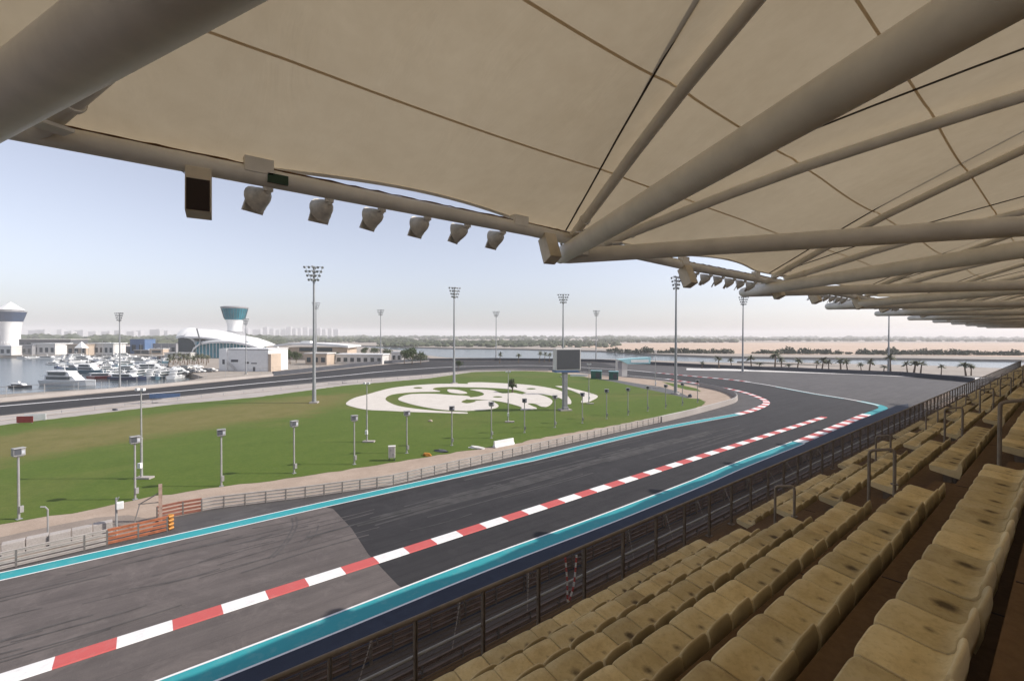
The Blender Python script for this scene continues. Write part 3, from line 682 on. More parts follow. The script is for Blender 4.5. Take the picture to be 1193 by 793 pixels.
# gantry with teal arm
p = G(727, 438.5); root = empty('gantry', (p.x, p.y, 0), TH-math.pi/2+R(10)); tag(root, 'white and teal cantilever gantry leaning over the back of the hairpin', 'gantry'); D_ = DEP(p); k = D_/F
bb = MB(); bb.prism([(-9*k, -1.2), (2.2*k, -1.2), (2.2*k, 1.2), (-9*k, 1.2)], 0, 20*k); bb.build('leg', M_OFFW, root, bevel=.1)
bb = MB(); bb.box((-7*k, -1.23, 9.5*k), (5*k, .05, 17*k)); bb.build('leg_panel', M_GREY, root)
a_ = [(-8.8*k, 20*k), (2.2*k, 15.0*k), (30*k, 15.0*k), (31*k, 22.5*k), (10*k, 21.5*k)]
bb = MB(); n = len(a_); vs = [(x, -1.6, z) for x, z in a_]+[(x, 1.6, z) for x, z in a_]; bb.add(vs, [tuple(range(n)), tuple(range(2*n-1, n-1, -1))]+[((i+1) % n, i, i+n, (i+1) % n+n) for i in range(n)]); bb.build('arm', M_TEALW, root)
bb = MB(); bb.box((17*k, -1.64, 18.2*k), (22*k, .05, 3.2*k)); bb.build('arm_panel', M_WHITE, root)
# green containers
for (x, yb, w, h, lab) in ((694.5, 441.5, 3.4, 2.6, 'green open fronted container left of its twin beside the gantry'), (714.8, 442.6, 2.9, 2.6, 'green container nearest the white gantry leg')):
    p = G(x, yb); root = empty('container', (p.x, p.y, 0.05), TH-math.pi/2+R(-14)); tag(root, lab, 'container', 'green containers by the gantry')
    bb = MB(); bb.box((0, .9, h/2), (w, 1.8, h)); 
    for q in range(6): bb.box((-w/2+.25+q*(w-.5)/5, -.03, h/2), (.1, .06, h-.2))
    bb.build('body', M_GREENC, root); bb = MB(); bb.box((.15*w, -.075, h*.45), (w*.4, .03, h*.6)); bb.build('door', M_DKGREY, root)
    bb = MB(); bb.box((0, .9, h+.05), (w+.2, 2.0, .1)); bb.build('roof', M_TEALW, root)
p = G(668, 438.6); root = empty('tarpaulin_stack', (p.x, p.y, 0.04), TH-math.pi/2); tag(root, 'low white barrier lying behind the big screen', 'barrier'); bb = MB(); bb.prism([(-1, 0), (5, 0), (5, .5), (-1, .5)], 0, .8); bb.build('block', M_WHITE, root); root.name = 'low_barrier'
# utility cabinet, white block, debris
p = G(456.5, 536.5); root = empty('utility_cabinet', (p.x, p.y, 0.04), TH-math.pi/2+R(12)); tag(root, 'pale metal utility cabinet on short legs at the lawn edge', 'cabinet')
bb = MB(); bb.box((0, 0, .95), (.72, .5, 1.25)); bb.box((0, 0, 1.6), (.8, .58, .06)); cb = bb.build('body', M_OFFW, root, bevel=.015)
bb = MB(); bb.box((-.17, -.256, .95), (.3, .02, 1.1)); bb.box((.17, -.256, .95), (.3, .02, 1.1)); bb.build('door', M_GALV, cb)
bb = MB(); bb.box((-.08, -.275, 1.2), (.12, .02, .2)); bb.box((.16, -.275, .75), (.2, .02, .14)); bb.build('notice_plate', M_GREY, cb)
for x in (-.28, .28):
    bb = MB(); bb.box((x, 0, .16), (.08, .4, .34)); bb.build('leg', M_DKGREY, root)
p = G(587, 519.5); bb = MB(); dx = G(598, 516.3)-G(576, 520.5); bb.add([], [])
bb = MB(); n = 0
pr = [(-.3, 0), (-.3, .12), (-.14, .35), (-.1, .8), (.1, .8), (.14, .35), (.3, .12), (.3, 0)]
L_ = dx.length/2; bb.add([(-L_, y, z) for y, z in pr]+[(L_, y, z) for y, z in pr], [tuple(range(8)), tuple(range(15, 7, -1))]+[((i+1) % 8, i, i+8, (i+1) % 8+8) for i in range(8)])
o = bb.build('concrete_barrier', M_WHITE); o.location = (p.x, p.y, .04); o.rotation_euler.z = math.atan2(dx.y, dx.x); tag(o, 'single white concrete barrier block lying on the lawn edge', 'barrier')
def lump(name, px, py, w, d, h, m, lab, cat, seed):
    rr = random.Random(seed); p = G(px, py); bm = bmesh.new(); bmesh.ops.create_icosphere(bm, subdivisions=2, radius=1)
    for v in bm.verts:
        s = 1+rr.uniform(-.25, .25); v.co = Vector((v.co.x*w*s, v.co.y*d*s, max(-.1, v.co.z*h*s)))
    me = bpy.data.meshes.new(name); bm.to_mesh(me); bm.free(); me.materials.append(m); o = bpy.data.objects.new(name, me); col.objects.link(o); o.location = (p.x, p.y, .08); o.rotation_euler.z = -.4+TH; tag(o, lab, cat); return o
lump('sandbag_pile', 555, 522.3, .45, 1.3, .22, M_OFFW, 'pile of white sacks lying on the verge left of the concrete block', 'sacks', 1)
lump('traffic_cone_heap', 497, 531, .3, .6, .3, M_YELLOW, 'orange and yellow heap of kit at the lawn edge', 'debris', 2)
lump('rubber_mat', 515, 526, .4, 1.0, .18, M_DKGREY, 'dark crumpled mat on the grass near the sixth lamp', 'mat', 3)
lump('rock', 501, 491, .25, .4, .25, M_BEIGE, 'small pale rock alone on the grass below the emblem', 'rock', 4)
lump('rock', 134, 478, .35, .6, .3, M_DKGREY, 'dark stone by the concrete strip at the left', 'rock', 5)
lump('floodlight_box', 804, 462.5, .5, .5, .6, M_DKGREY, 'black box standing on the gravel bed near the lawn tip', 'box', 6)
# marshal-post furniture at the barrier opening
p = G(121, 634); root = empty('camera_post', (p.x+.6, p.y+1.0, 0.03)); tag(root, 'grey post with white camera box behind the orange barrier', 'camera post')
bb = MB(); bb.tube((0, 0, 0), (0, 0, 2.7), .07, .06, 8); bb.tube((0, 0, 2.4), (.15, -.1, 2.75), .03, .03, 6); bb.build('post', M_GALV, root); bb = MB(); bb.box((.2, -.12, 2.15), (.38, .36, .46)); bb.build('camera_box', M_WHITE, root, bevel=.03)
p = G(53, 640); root = empty('hooked_post', (p.x, p.y+1.0, 0.03)); tag(root, 'thin grey post with hooked top behind the left barrier', 'post')
bb = MB(); bb.poly([(0, 0, 0), (0, 0, 2.3), (-.12, 0, 2.5), (-.35, 0, 2.55)], .05, 7); bb.build('post', M_GALV, root)
p = G(187, 607.5); root = empty('gate_post', (p.x, p.y, 0.03)); tag(root, 'rusty gate post with slanting stay at the barrier opening', 'gate post')
bb = MB(); bb.box((0, 0, 1.4), (.22, .18, 2.8)); bb.build('post', simple('rust_pink', (.36, .25, .2), .8, 0, .3, 4), root)
q = G(155, 616)-p; bb = MB(); bb.tube((q.x, q.y, 0.05), (-1.2, .3, 1.5), .045, .045, 6); bb.tube((-1.2, .3, 1.5), (0, 0, 2.2), .045, .045, 6); bb.tube((-1.3, .3, 1.5), (0, 0, 1.45), .035, .035, 6); bb.build('stay', M_ARMCODK, root)
p = G(100, 634); root = empty('block_row', (p.x, p.y+.9, 0.03), R(4)); tag(root, 'row of pale concrete blocks behind the left crash barrier', 'concrete blocks')
bb = MB()
for q in range(5): bb.box((-3.4+q*1.05, .1*math.sin(q*2), .48), (1.0, .6, .9), .05*math.sin(q*3))
bb.build('block', M_CONCRETE, root, bevel=.03); root.name = 'concrete_blocks'
for i, (x, y, w, m, lab) in enumerate(((29, 493.5, 2.2, M_HULLR, 'red sign board lying against the far fence at the left'), (41, 490.5, 3.0, M_WHITE, 'white sign board beside the red one by the far fence'), (192, 464.6, 6.0, M_BLUEB, 'blue banner hung on the far side fence of the lawn'))):
    p = G(x, y); root = empty('sign_board', (p.x, p.y, .04), TH-math.pi/2+R(10)); tag(root, lab, 'board')
    bb = MB(); bb.box((0, 0, .65), (w, .08, 1.0)); bb.build('panel', m, root)
    bb = MB(); bb.box((-w*.4, .08, .5), (.08, .08, 1.0)); bb.box((w*.4, .08, .5), (.08, .08, 1.0)); bb.build('leg', M_GREY, root)

# ================================================================= GRANDSTAND
PITCH = 0.88; RISE = 0.528; L0 = 0.79; Z0 = H-1.83-0.43            # row k: seat front at L0+k*PITCH, tread at Z0-k*RISE
def LK(k): return L0+k*PITCH
def ZK(k): return Z0-k*RISE
A0, A1 = -14.0, 138.0
root = empty('grandstand', (0, 0, 0)); tag(root, 'stepped concrete grandstand terrace covered in brown dust under the canopy', 'grandstand')
prof = []
for k in range(-14, 6):
    prof += [(LK(k)-0.53, ZK(k)), (LK(k)+0.35, ZK(k))]
prof += [(LK(5)+0.35, ZK(6)), (6.45, ZK(6)), (6.45, ZK(6)-0.7), (5.4, ZK(6)-.7), (LK(-14)-.53, ZK(-14)-.9)]
bb = MB(); n = len(prof)
segs = [A0+i*(A1-A0)/8 for i in range(9)]
vs = [(A0, y, z) for y, z in prof]+[(A1, y, z) for y, z in prof]
P = [Vector((y, z, 0)) for y, z in prof]; tr = tessellate_polygon([P])
bb.add(vs, [((i+1) % n, i, i+n, (i+1) % n+n) for i in range(n)]+[tuple(t) for t in tr]+[tuple(x+n for x in t) for t in tr])
bb.build('terrace', M_TERR, root)
# joints in the treads
for k in range(-1, 6):
    a = 1.2+0.6*k
    while a < 40:
        bb = MB(); bb.box((a, LK(k)-.09, ZK(k)+.001), (.018, .86, .006)); a += 4.2
        bb.build('tread_joint', M_SPKB, root)
bb = MB(); bb.box(((A0+A1)/2, 6.0, (ZK(6)-.7)/2), (A1-A0, .5, ZK(6)-.7)); bb.box(((A0+A1)/2, -6, 4.5), (A1-A0, 11, 9)); bb.build('substructure', M_CONCRETE, root)
aisles = [2.6+7.6*i for i in range(-1, 17)]; aisles[0] = -7.0; aisles[1] = 0.6
for a in aisles:
    if a < 4: continue
    bb = MB()
    for k in range(-2, 5):
        bb.box((a, LK(k)+.35+.2, ZK(k+1)+RISE*.25), (1.25, .40, RISE*.5))
    bb.build('aisle_steps', M_TERR, root)

# seats
def seat_mesh(name, nu=11, lod=0):
    prof = [(-0.010, 0.335, 0), (0.006, 0.345, .02), (0.016, 0.39, .05), (0.012, 0.422, .08), (-0.006, 0.433, .12), (-0.10, 0.428, .19), (-0.20, 0.414, .28), (-0.29, 0.402, .36), (-0.345, 0.408, .41), (-0.375, 0.435, .45), (-0.395, 0.49, .50), (-0.410, 0.56, .56), (-0.421, 0.625, .60), (-0.428, 0.641, .63), (-0.440, 0.641, .66), (-0.447, 0.62, .70), (-0.45, 0.50, .78), (-0.43, 0.36, .88), (-0.40, 0.25, .95)]
    if lod: prof = [prof[i] for i in (0, 2, 4, 7, 9, 12, 14, 18)]
    bm = bmesh.new(); uvl = bm.loops.layers.uv.new('UVMap'); rows = []
    W = 0.2205
    for y, z, v in prof:
        row = []
        for i in range(nu):
            u = -1+2*i/(nu-1); u = math.copysign(abs(u)**.55, u) if u else 0.0; x = W*u
            e = abs(u)**4
            yy, zz = y, z
            if v <= .12: yy -= 0.018*abs(u)**6; zz -= .003*e
            elif v < .45: zz += -0.010*(1-u**4)*math.sin((v-.12)/.33*math.pi) - .004*abs(u)**8
            if v >= .45:
                hh = max(0, min(1, (z-0.42)/0.22)); zz = z - 0.045*hh - 0.075*hh*abs(u)**3.0; yy += 0.03*abs(u)**2.2*min(1, hh*1.4)
                x *= 1-0.035*hh
            row.append((bm.verts.new((x, yy, zz)), (x, v)))
        rows.append(row)
    for j in range(len(rows)-1):
        for i in range(nu-1):
            q = [rows[j][i], rows[j+1][i], rows[j+1][i+1], rows[j][i+1]]
            f = bm.faces.new([t[0] for t in q]); f.smooth = True
            for lp, t in zip(f.loops, q): lp[uvl].uv = t[1]
    # side closures
    for i in (0, nu-1):
        vs = [r[i][0] for r in rows]
        f = bm.faces.new(vs if i else vs[::-1]); f.smooth = False
        for lp in f.loops: lp[uvl].uv = (0, .9)
    bmesh.ops.recalc_face_normals(bm, faces=bm.faces)
    if not lod:                                            # steel bracket under the pan
        def bx(c, d):
            r = bmesh.ops.create_cube(bm, size=1, matrix=Matrix.Translation(c) @ Matrix.Diagonal((*d, 1)))
            for v in r['verts']:
                for f in v.link_faces: f.material_index = 1
        bx((0, -.22, .19), (.06, .12, .38)); bx((0, -.22, .01), (.12, .2, .02))
    me = bpy.data.meshes.new(name); bm.to_mesh(me); bm.free()
    me.materials.append(M_SEAT); me.materials.append(M_RAILDK)
    return me
SM = [seat_mesh('stadium_seat') for _ in range(1)]
SL = seat_mesh('stadium_seat_far', 4, 1)
SP = 0.452
rown = ['nearest row, right of the picture', 'second row from the right', 'third row from the right', 'fourth row from the right', 'row behind the front row', 'front row beside the railing']
blocks = []
for i in range(len(aisles)-1):
    blocks.append((aisles[i]+0.68, aisles[i+1]-0.68))
allseats = []
for bi, (s, e) in enumerate(blocks):
    ns = int((e-s)/SP)
    for k in range(-1, 6):
        for j in range(ns):
            a = e-SP*.5-j*SP
            x, y, z = a, LK(k), ZK(k)+.4
            fd = x*CT+y*ST; rg = x*ST-y*CT
            if fd < .4: continue
            px = 596+F*rg/fd; py = 391+F*(H-z)/fd
            vis = -60 < px < 1240 and py < 900 and k >= 0
            if px < -250 or py > 1300: continue
            allseats.append((fd, vis, bi, k, j, ns, a))
vis = sorted([t for t in allseats if t[1]])
near = set(vis[:300])
jit = random.Random(5)
blockn = {}
for t in sorted(near, key=lambda t: (t[2], t[3], t[4])): blockn.setdefault(t[2], len(blockn))
bname = ['the nearest block of seats', 'the second block, past the first aisle', 'the third block, past the second aisle', 'the fourth block, past the third aisle', 'the fifth block', 'the sixth block']
bshort = ['nearest block', 'second block', 'third block', 'fourth block', 'fifth block', 'sixth block']
rshort = ['nearest row', 'second row from right', 'third row from right', 'fourth row from right', 'row behind the front row', 'front row by the railing']
for t in sorted(near):
    fd, v_, bi, k, j, ns, a = t
    o = bpy.data.objects.new('stadium_seat', SM[0]); col.objects.link(o)
    o.location = (a, LK(k)+jit.uniform(-.006, .006), ZK(k)); o.rotation_euler = (R(jit.uniform(-1.2, 1.2)), R(jit.uniform(-.8, .8)), R(jit.uniform(-1.2, 1.2)))
    w = 'aisle-end' if j == 0 else ordn[j] if j < 20 else 'near-end'
    tag(o, 'dusty ochre seat, %s from the far aisle, %s, %s' % ('first' if j == 0 else w, rshort[k], bshort[min(blockn[bi], 5)]), 'seat', 'ochre stadium seats in stepped rows')
far_me = MB()
v0 = [v.co.copy() for v in SL.vertices]; f0 = [list(p.vertices) for p in SL.polygons]; uv0 = [[tuple(SL.uv_layers[0].data[l].uv) for l in p.loop_indices] for p in SL.polygons]
uvs = []
for t in allseats:
    if t in near: continue
    fd, v_, bi, k, j, ns, a = t
    if not v_: continue
    far_me.add([(c.x+a, c.y+LK(k), c.z+ZK(k)) for c in v0], f0); uvs += [q for f in uv0 for q in f]
if far_me.v:
    o = far_me.build('distant_seats', M_SEAT); ul = o.data.uv_layers.new(name='UVMap')
    for i, q in enumerate(uvs): ul.data[i].uv = q
    tag(o, 'far rows of dusty ochre seats running away to the end of the stand', 'seats', kind='stuff')
# aisle handrails
first = True
nl = ['first aisle', 'second aisle', 'third aisle', 'fourth aisle', 'fifth aisle', 'sixth aisle', 'seventh aisle']
hn = ['top', 'middle', 'front']
hp_mesh = None
for ai, a in enumerate([x for x in aisles if x > 8][:7]):
    for hi, lf in enumerate((0.72, 2.33, 3.90)):
        lb = lf-.36
        zf = ZK((lf-L0-.35)/PITCH) ; 
        def fl(l):
            k = math.floor((l-(L0-.53))/PITCH); return ZK(k)
        r_ = empty('handrail', (a, lf, fl(lf)+.2)); tag(r_, 'brown steel hoop handrail, %s one of %s from the camera' % (hn[hi], nl[ai]), 'handrail', 'hoop handrails in the aisles')
        zb = fl(lb)-fl(lf)
        for (yy, z0) in ((0, 0), (-.36, zb)):
            bb = MB(); bb.tube((0, yy, z0-.2), (0, yy, 1.0 if yy == 0 else 1.06), .026, .026, 8); bb.tube((0, yy, z0), (0, yy, z0+.02), .06, .06, 8); bb.build('post', M_RAIL, r_, True)
        bb = MB(); bb.poly([(0, 0, .98), (0, -.01, 1.04), (0, -.05, 1.07), (0, -.31, 1.14), (0, -.35, 1.12), (0, -.36, 1.05)], .026, 8); bb.build('grab_bar', M_RAIL, r_, True)

# front railing
FL = 6.2; FZ = ZK(6); FT = H-4.25
root = empty('front_railing', (0, FL, FZ)); tag(root, 'long rusty steel railing with wires along the front of the stand', 'railing')
bb = MB(); bb.tube((-6, 0, FT-FZ), (A1, 0, FT-FZ), .036, .036, 10); bb.build('top_rail', M_RAIL, root, True)
bb = MB(); bb.tube((-6, .03, .58), (A1, .03, .58), .026, .026, 8); bb.build('mid_rail', M_GALV, root, True)
for zz in (.08, .16, .24, .32, .40, .48, .68, .76, .84, .92, 1.0, 1.08):
    bb = MB(); bb.tube((-6, 0.02, zz), (A1, 0.02, zz), .008, .008, 4); bb.build('wire', M_WIRE, root)
pm = None
for i in range(100):
    a = -0.62+i*1.25
    if pm is None:
        bb = MB(); bb.box((0, 0, (FT-FZ)/2), (.016, .06, FT-FZ)); bb.box((.036, 0, (FT-FZ)/2), (.012, .06, FT-FZ)); bb.box((.02, 0, .012), (.16, .16, .024)); o = bb.build('post', M_RAILDK, root); pm = o.data
    else: o = bpy.data.objects.new('post', pm); col.objects.link(o); o.parent = root
    o.location = (a, 0, 0)
# red and white chain hung on the railing
bb = MB(); pts = smooth_line([(6.3, -.05, FT-FZ-.03), (6.33, -.07, .7), (6.36, -.07, .28), (6.5, -.08, .55), (6.62, -.05, FT-FZ-.04)], 8)
pts = resample(pts, .045); 
for i in range(len(pts)-1):
    bb.m = (i//2) % 2; bb.tube(pts[i], pts[i]+(pts[i+1]-pts[i])*.9, .02, .02, 6)
o = bb.build('barrier_chain', [M_REDP, M_WHITEP]); o.location = (0, FL, FZ); tag(o, 'red and white plastic chain hanging on the front railing', 'chain')

# barrier along the foot of the stand
M_ARMBR = simple('rusty_armco', (0.17, 0.115, 0.085), 0.7, 0.1, .35, 2)
root = guardrail('foot_barrier', [Vector((-20, 18.9, 0)), Vector((60, 18.9, 0)), Vector((150, 18.9, 0))], 'dark rusty barrier between blue run off and the foot of the grandstand', (M_ARMBR, M_ARMCODK), 4, 1.0, 1.9, cat='crash barrier')
root2 = guardrail('foot_barrier', [Vector((-20, 16.2, 0)), Vector((60, 16.2, 0)), Vector((150, 16.2, 0))], 'second rusty rail barrier right under the front railing of the stand', (M_ARMBR, M_ARMCODK), 3, .9, 1.9, cat='crash barrier')
pm = None
for i in range(36):
    if pm is None:
        bb = MB(); bb.box((0, -.25, .62), (.10, .12, 1.24)); bb.box((.28, -.25, 1.0), (.06, .08, .4)); bb.tube((.0, -.3, 1.1), (-1.3, -1.7, .05), .025, .025, 6); o = bb.build('stay_post', M_RAIL, root); pm = o.data
    else: o = bpy.data.objects.new('stay_post', pm); col.objects.link(o); o.parent = root
    o.location = (1+i*4.4, 0, 0)
b = MB(); b.sheet([Vector((-60, 12.6, 0)), Vector((-60, 18.8, 0)), Vector((150, 18.8, 0)), Vector((150, 12.6, 0))], 0.030); struct(b, 'service_lane', ground_mat('service_lane', (.075, .06, .05), (.115, .092, .076), .3))

# ================================================================= CANOPY
def memb_h(l):                              # height of the membrane above the camera at lateral distance l
    P = [(-16, 9.7), (-6, 7.55), (0, 6.1), (2.3, 5.5), (4.8, 4.78), (7.1, 3.98), (8.6, 3.36), (9.6, 3.06), (12.6, 2.75)]
    for (a, za), (b_, zb) in zip(P[:-1], P[1:]):
        if l <= b_: t = (l-a)/(b_-a); return za+(zb-za)*t
    return P[-1][1]
BAY = 14.1
tipsA = [9.9+BAY*i for i in range(-2, 10)]; tipsA[1] = -2.41
def tipL(i):
    return {0: 10.0, 1: 10.0, 2: 10.0, 3: 10.9, 4: 11.3, 5: 11.6}.get(i, 11.8)
def tipH(i): return {0: 2.45, 1: 2.45, 2: 2.42, 3: 2.25, 4: 2.15, 5: 2.1}.get(i, 2.05)
def edgeL(a): return 9.32
def edgeH(a):
    t = (a-8)/8.0; t = max(0, min(1, t)); return 2.87-.2*t
croot = empty('canopy', (0, 0, H)); tag(croot, 'large cream tensile membrane canopy on white steel tubes over the stand', 'canopy')
BACK = -14.0
for i, ta in enumerate(tipsA):
    tl, th = tipL(i), tipH(i)
    tip = Vector((ta, tl, th))
    def out(nm, d_da, z1, r, l_end=-4.0):
        e = Vector((ta+d_da*(tl-l_end), l_end, z1))
        bb = MB(); d = (e-tip).normalized()
        rs = [r*.35, r*.72, r*.93, r, r, r]
        bb.poly([tip-d*.02, tip+d*.06, tip+d*.16, tip+d*.34, tip.lerp(e, .5), e], rs, 20)
        mt_ = bb.build(nm, M_TUBE, croot, True)
        sd_ = Vector((d.y, -d.x, 0)).normalized()*(-1 if d_da < 0 else -1)
        qs = resample([tip+d*.5, e], .22); rr = random.Random(int(ta*10)+int(d_da*10))
        bb = MB(); bb.poly([p+Vector((0, 0, r*.86))+sd_*(r*.50+rr.uniform(-.006, .006)) for p in qs], [rr.uniform(.008, .02) for _ in qs], 5); bb.build('rust_line', M_RUST, mt_)
        return mt_
    out('main_tube', -.5, th+.28, .25); out('main_tube', .43 if i == 1 else .5, th-.05 if i == 1 else th-.1, .285 if i == 1 else .22)
    # upper chords just under the membrane, and the edge cables beside them
    for (a_s, sl, r) in ((-.15, -.42, .13), (1.2, .57, .15)):
        pts = []
        for q in range(9):
            l = 9.3-q*1.6; pts.append((ta+a_s+sl*(9.3-l), l, memb_h(l)-r-.13))
        bb = MB(); bb.poly(pts, r, 12); pt_ = bb.build('purlin_tube', M_TUBE, croot, True); d_ = (Vector(pts[1])-Vector(pts[0])).normalized(); bb = MB(); bb.box(Vector(pts[0])+d_*.5+Vector((0, 0, -r-.02)), (.3, .34, .05), math.atan2(d_.y, d_.x)); bb.tube(Vector(pts[0])+d_*.9, Vector(pts[0])+d_*.97, r+.03, r+.03, 12); bb.build('end_clamp', M_TUBE, pt_)
    for (a_s, sl) in ((-.3, -.53), (.25, .44)):
        pts = [(ta+a_s+sl*(9.4-(9.4-q*1.6)), 9.4-q*1.6, memb_h(9.4-q*1.6)-.035) for q in range(9)]
        bb = MB(); bb.poly(pts, .024, 6); bb.build('edge_cable', M_CABLE, croot)
    # membrane panel for the bay following this tip
    if i < len(tipsA)-1:
        BW = tipsA[i+1]-ta
        def arcf(a, i):
            q = (a-(tipsA[i+1]-5.0))/3.3
            return math.cos(q*math.pi/2) if abs(q) < 1 else 0.0
        nA, nL = 28, 22; vs = []; fs = []
        for u in range(nA+1):
            t = u/nA; a = ta+BW*t
            arc = arcf(a, i)
            lf = 9.5-.36*arc
            for v in range(nL+1):
                s = v/nL; l = lf+(BACK-lf)*s
                z = memb_h(l)+(0.0 if v else .0)-.12*arc*math.sin(math.pi*min(1, s*1.6))
                # slight ridge where the purlins push the fabric
                for (a_s, sl) in ((-.15, -.42), (1.2, .57)):
                    for tb in (ta, ta+BW):
                        dd = a-(tb+a_s+sl*(9.3-l)); z += .055*math.exp(-(dd/.5)**2)*min(1, s*6)
                vs.append((a, l, z))
        for u in range(nA):
            for v in range(nL):
                q = u*(nL+1)+v; fs.append((q, q+1, q+nL+2, q+nL+1))
        bb = MB(); bb.add(vs, fs); o = bb.build('membrane_panel', M_MEMB, croot, True)
        # hem along the free edge
        bb = MB(); bb.poly([vs[u*(nL+1)] for u in range(nA+1)], .045, 6); bb.build('membrane_hem', M_TUBE, croot)
        # welded seams parallel to the edge
        bb = MB()
        for ls in (7.15, 4.85, 2.3, -.3):
            pts = []
            for u in range(nA+1):
                t = u/nA; a = ta+BW*t; arc = arcf(a, i); lf = 9.5-.36*arc; s = (lf-ls)/(lf-BACK)
                z = memb_h(ls)-.12*arc*math.sin(math.pi*min(1, s*1.6))
                for (a_s, sl) in ((-.15, -.42), (1.2, .57)):
                    for tb in (ta, ta+BW):
                        dd = a-(tb+a_s+sl*(9.3-ls)); z += .055*math.exp(-(dd/.5)**2)*min(1, s*6)
                pts.append((a, ls, z-.012))
            bb = MB(); vv_ = []
            for p in pts: vv_ += [(p[0], p[1]-.024, p[2]+.008), (p[0], p[1]+.024, p[2]-.008)]
            bb.add(vv_, [(2*q, 2*q+2, 2*q+3, 2*q+1) for q in range(len(pts)-1)])
            bb.build('membrane_seam', M_SEAM, croot)
        # edge tube with rusty top line and joint plates
        pts = [(ta+BW*u/14, edgeL(0), edgeH(ta+BW*u/14)) for u in range(15)]
        bb = MB(); bb.poly(pts, .165, 16); et = bb.build('edge_tube', M_TUBE, croot, True)
        rr = random.Random(i); pr_ = resample([Vector(p)+Vector((0, -.07, .155)) for p in pts], .16)
        bb = MB(); bb.poly([p+Vector((0, rr.uniform(-.012, .012), rr.uniform(-.010, .012))) for p in pr_], [rr.uniform(.010, .024) for _ in pr_], 5); bb.build('rusty_bead', M_RUST, et)
        for a in (tipsA[i+1]-8.3, tipsA[i+1]-2.2):
            bb = MB(); bb.box((a, edgeL(0)-.08, edgeH(a)+.15), (.46, .2, .26)); bb.build('joint_plate', M_TUBE, et)
    bb = MB(); bb.box((ta, tl-.75, th+.2), (.5, .5, .5)); bb.tube((ta-.25, 9.35, edgeH(ta)), (ta, tl-.5, th+.1), .05, .05, 8); bb.tube((ta-.6, 9.35, edgeH(ta)), (ta-.1, tl-.3, th+.1), .04, .04, 8); bb.build('tip_bracket', M_TUBE, croot)
    bb = MB(); bb.tube((ta+7.05, -4.0, th+.2), (ta+7.05, -4.0, -6), .35, .35, 16); bb.tube((ta+7.05, -4, th+.2), (ta+7.05, -9, memb_h(-9)-.3), .2, .2, 12); bb.build('column', M_TUBE, croot, True)
bb = MB(); bb.tube((tipsA[0], BACK, memb_h(BACK)), (tipsA[-1], BACK, memb_h(BACK)), .2, .2, 12); bb.build('rear_tube', M_TUBE, croot, True)

# speakers and floodlights hung from the edge tube
def make_speaker():
    r_ = empty('loudspeaker'); 
    bb = MB(); bb.box((0, 0, -.50), (.36, .40, .76)); cs = bb.build('cabinet', M_SPKW, r_, bevel=.012)
    bb = MB(); bb.box((0, -.212, -.60), (.32, .03, .52)); bb.build('grille', M_SPKB, cs)
    bb = MB()
    for x in (-.07, .07): bb.tube((x*.4, 0, .13), (x, 0, -.14), .012, .012, 6)
    bb.build('bracket', M_CABLE, r_)
    bb = MB(); bb.poly([(-.35, 0, .02), (-.3, -.04, -.12), (-.18, 0, -.2)], .007, 5); bb.build('safety_wire', M_CABLE, r_)
    return r_
def make_flood():
    r_ = empty('floodlight')
    bb = MB(); bb.box((0, 0, -.16), (.16, .07, .14)); bb.poly([(0, 0, -.18), (0.02, .03, -.26)], .05, 8); bb.build('bracket', M_FLOOD, r_)
    bb = MB(); bb.lathe([(.05, 0), (.10, .03), (.15, .10), (.19, .19), (.235, .30), (.25, .31), (.24, .32), (.02, .30)], n=18); h = bb.build('reflector_shell', M_FLOOD, r_, True)
    h.location = (0.02, .04, -.27); h.rotation_euler = (R(-100), R(0), R(22)); h.scale = (.98, .98, 1.06)
    bb = MB(); bb.lathe([(.225, .318), (.22, .326), (.01, .33)], n=18); bb.build('lens', M_FGLASS, h)
    bb = MB(); bb.box((0, .12, .36), (.44, .26, .03), rx=R(35)); bb.build('visor', M_FLOOD, h)
    return r_
sp = make_speaker(); fl_ = make_flood(); s_first = f_first = True
bayn = ['first bay', 'second bay', 'third bay', 'fourth bay', 'fifth bay', 'sixth bay', 'seventh bay', 'eighth bay']
for i in range(1, 8):
    ta = tipsA[i]
    for j, da in enumerate((4.92, 12.95)):
        a = ta+da
        if i == 1: a = (.72, 8.72)[j]
        if i == 2 : a = (15.8, 23.9)[j]
        o = sp if s_first else copy_tree(sp); s_first = False
        o.location = (a, edgeL(0), H+edgeH(a)); 
        o.rotation_euler = ((R(8), 0, R(0)+TH-math.pi/2-R(38)) if (i == 1 and j == 0) else (R(25), 0, R(180)+R(-12)) )
        if i == 1 and j == 0: o.rotation_euler = (R(-6), 0, TH-R(90)-R(-32)+R(0))
        tag(o, 'cream loudspeaker under the canopy edge, %s in the %s from left' % ('left' if j == 0 else 'right', bayn[i-1]), 'loudspeaker', 'loudspeakers under the canopy edge')
    for j in range(6):
        a = tipsA[i+1]-8.13+1.09*j
        if i == 2: a = 16.9+1.02*j
        o = fl_ if f_first else copy_tree(fl_); f_first = False
        o.location = (a, edgeL(0)+.02, H+edgeH(a)); o.rotation_euler.z = R([8, -6, 5, -3, 6, -8][j])
        tag(o, 'grey bowl floodlight under the canopy edge, %s from the left in the %s' % (ordn[j], bayn[i-1]), 'floodlight', 'floodlights under the canopy edge')
o = MB(); o.box((0, 0, 0), (.34, .1, .16)); o = o.build('green_junction_box', M_GREENBOX); o.name = 'junction_box'; o.location = (1.9, 9.32-.13, H+2.84); tag(o, 'small dark green box clamped on the canopy edge tube', 'box')

# ================================================================= MARINA AND BUILDINGS
def bld(name, px, D, lab, cat='building', rz=0.0, z=0.0):
    p = AT(px, D, z); r_ = empty(name, p, TH-math.pi/2+R(rz)); return tag(r_, lab, cat)
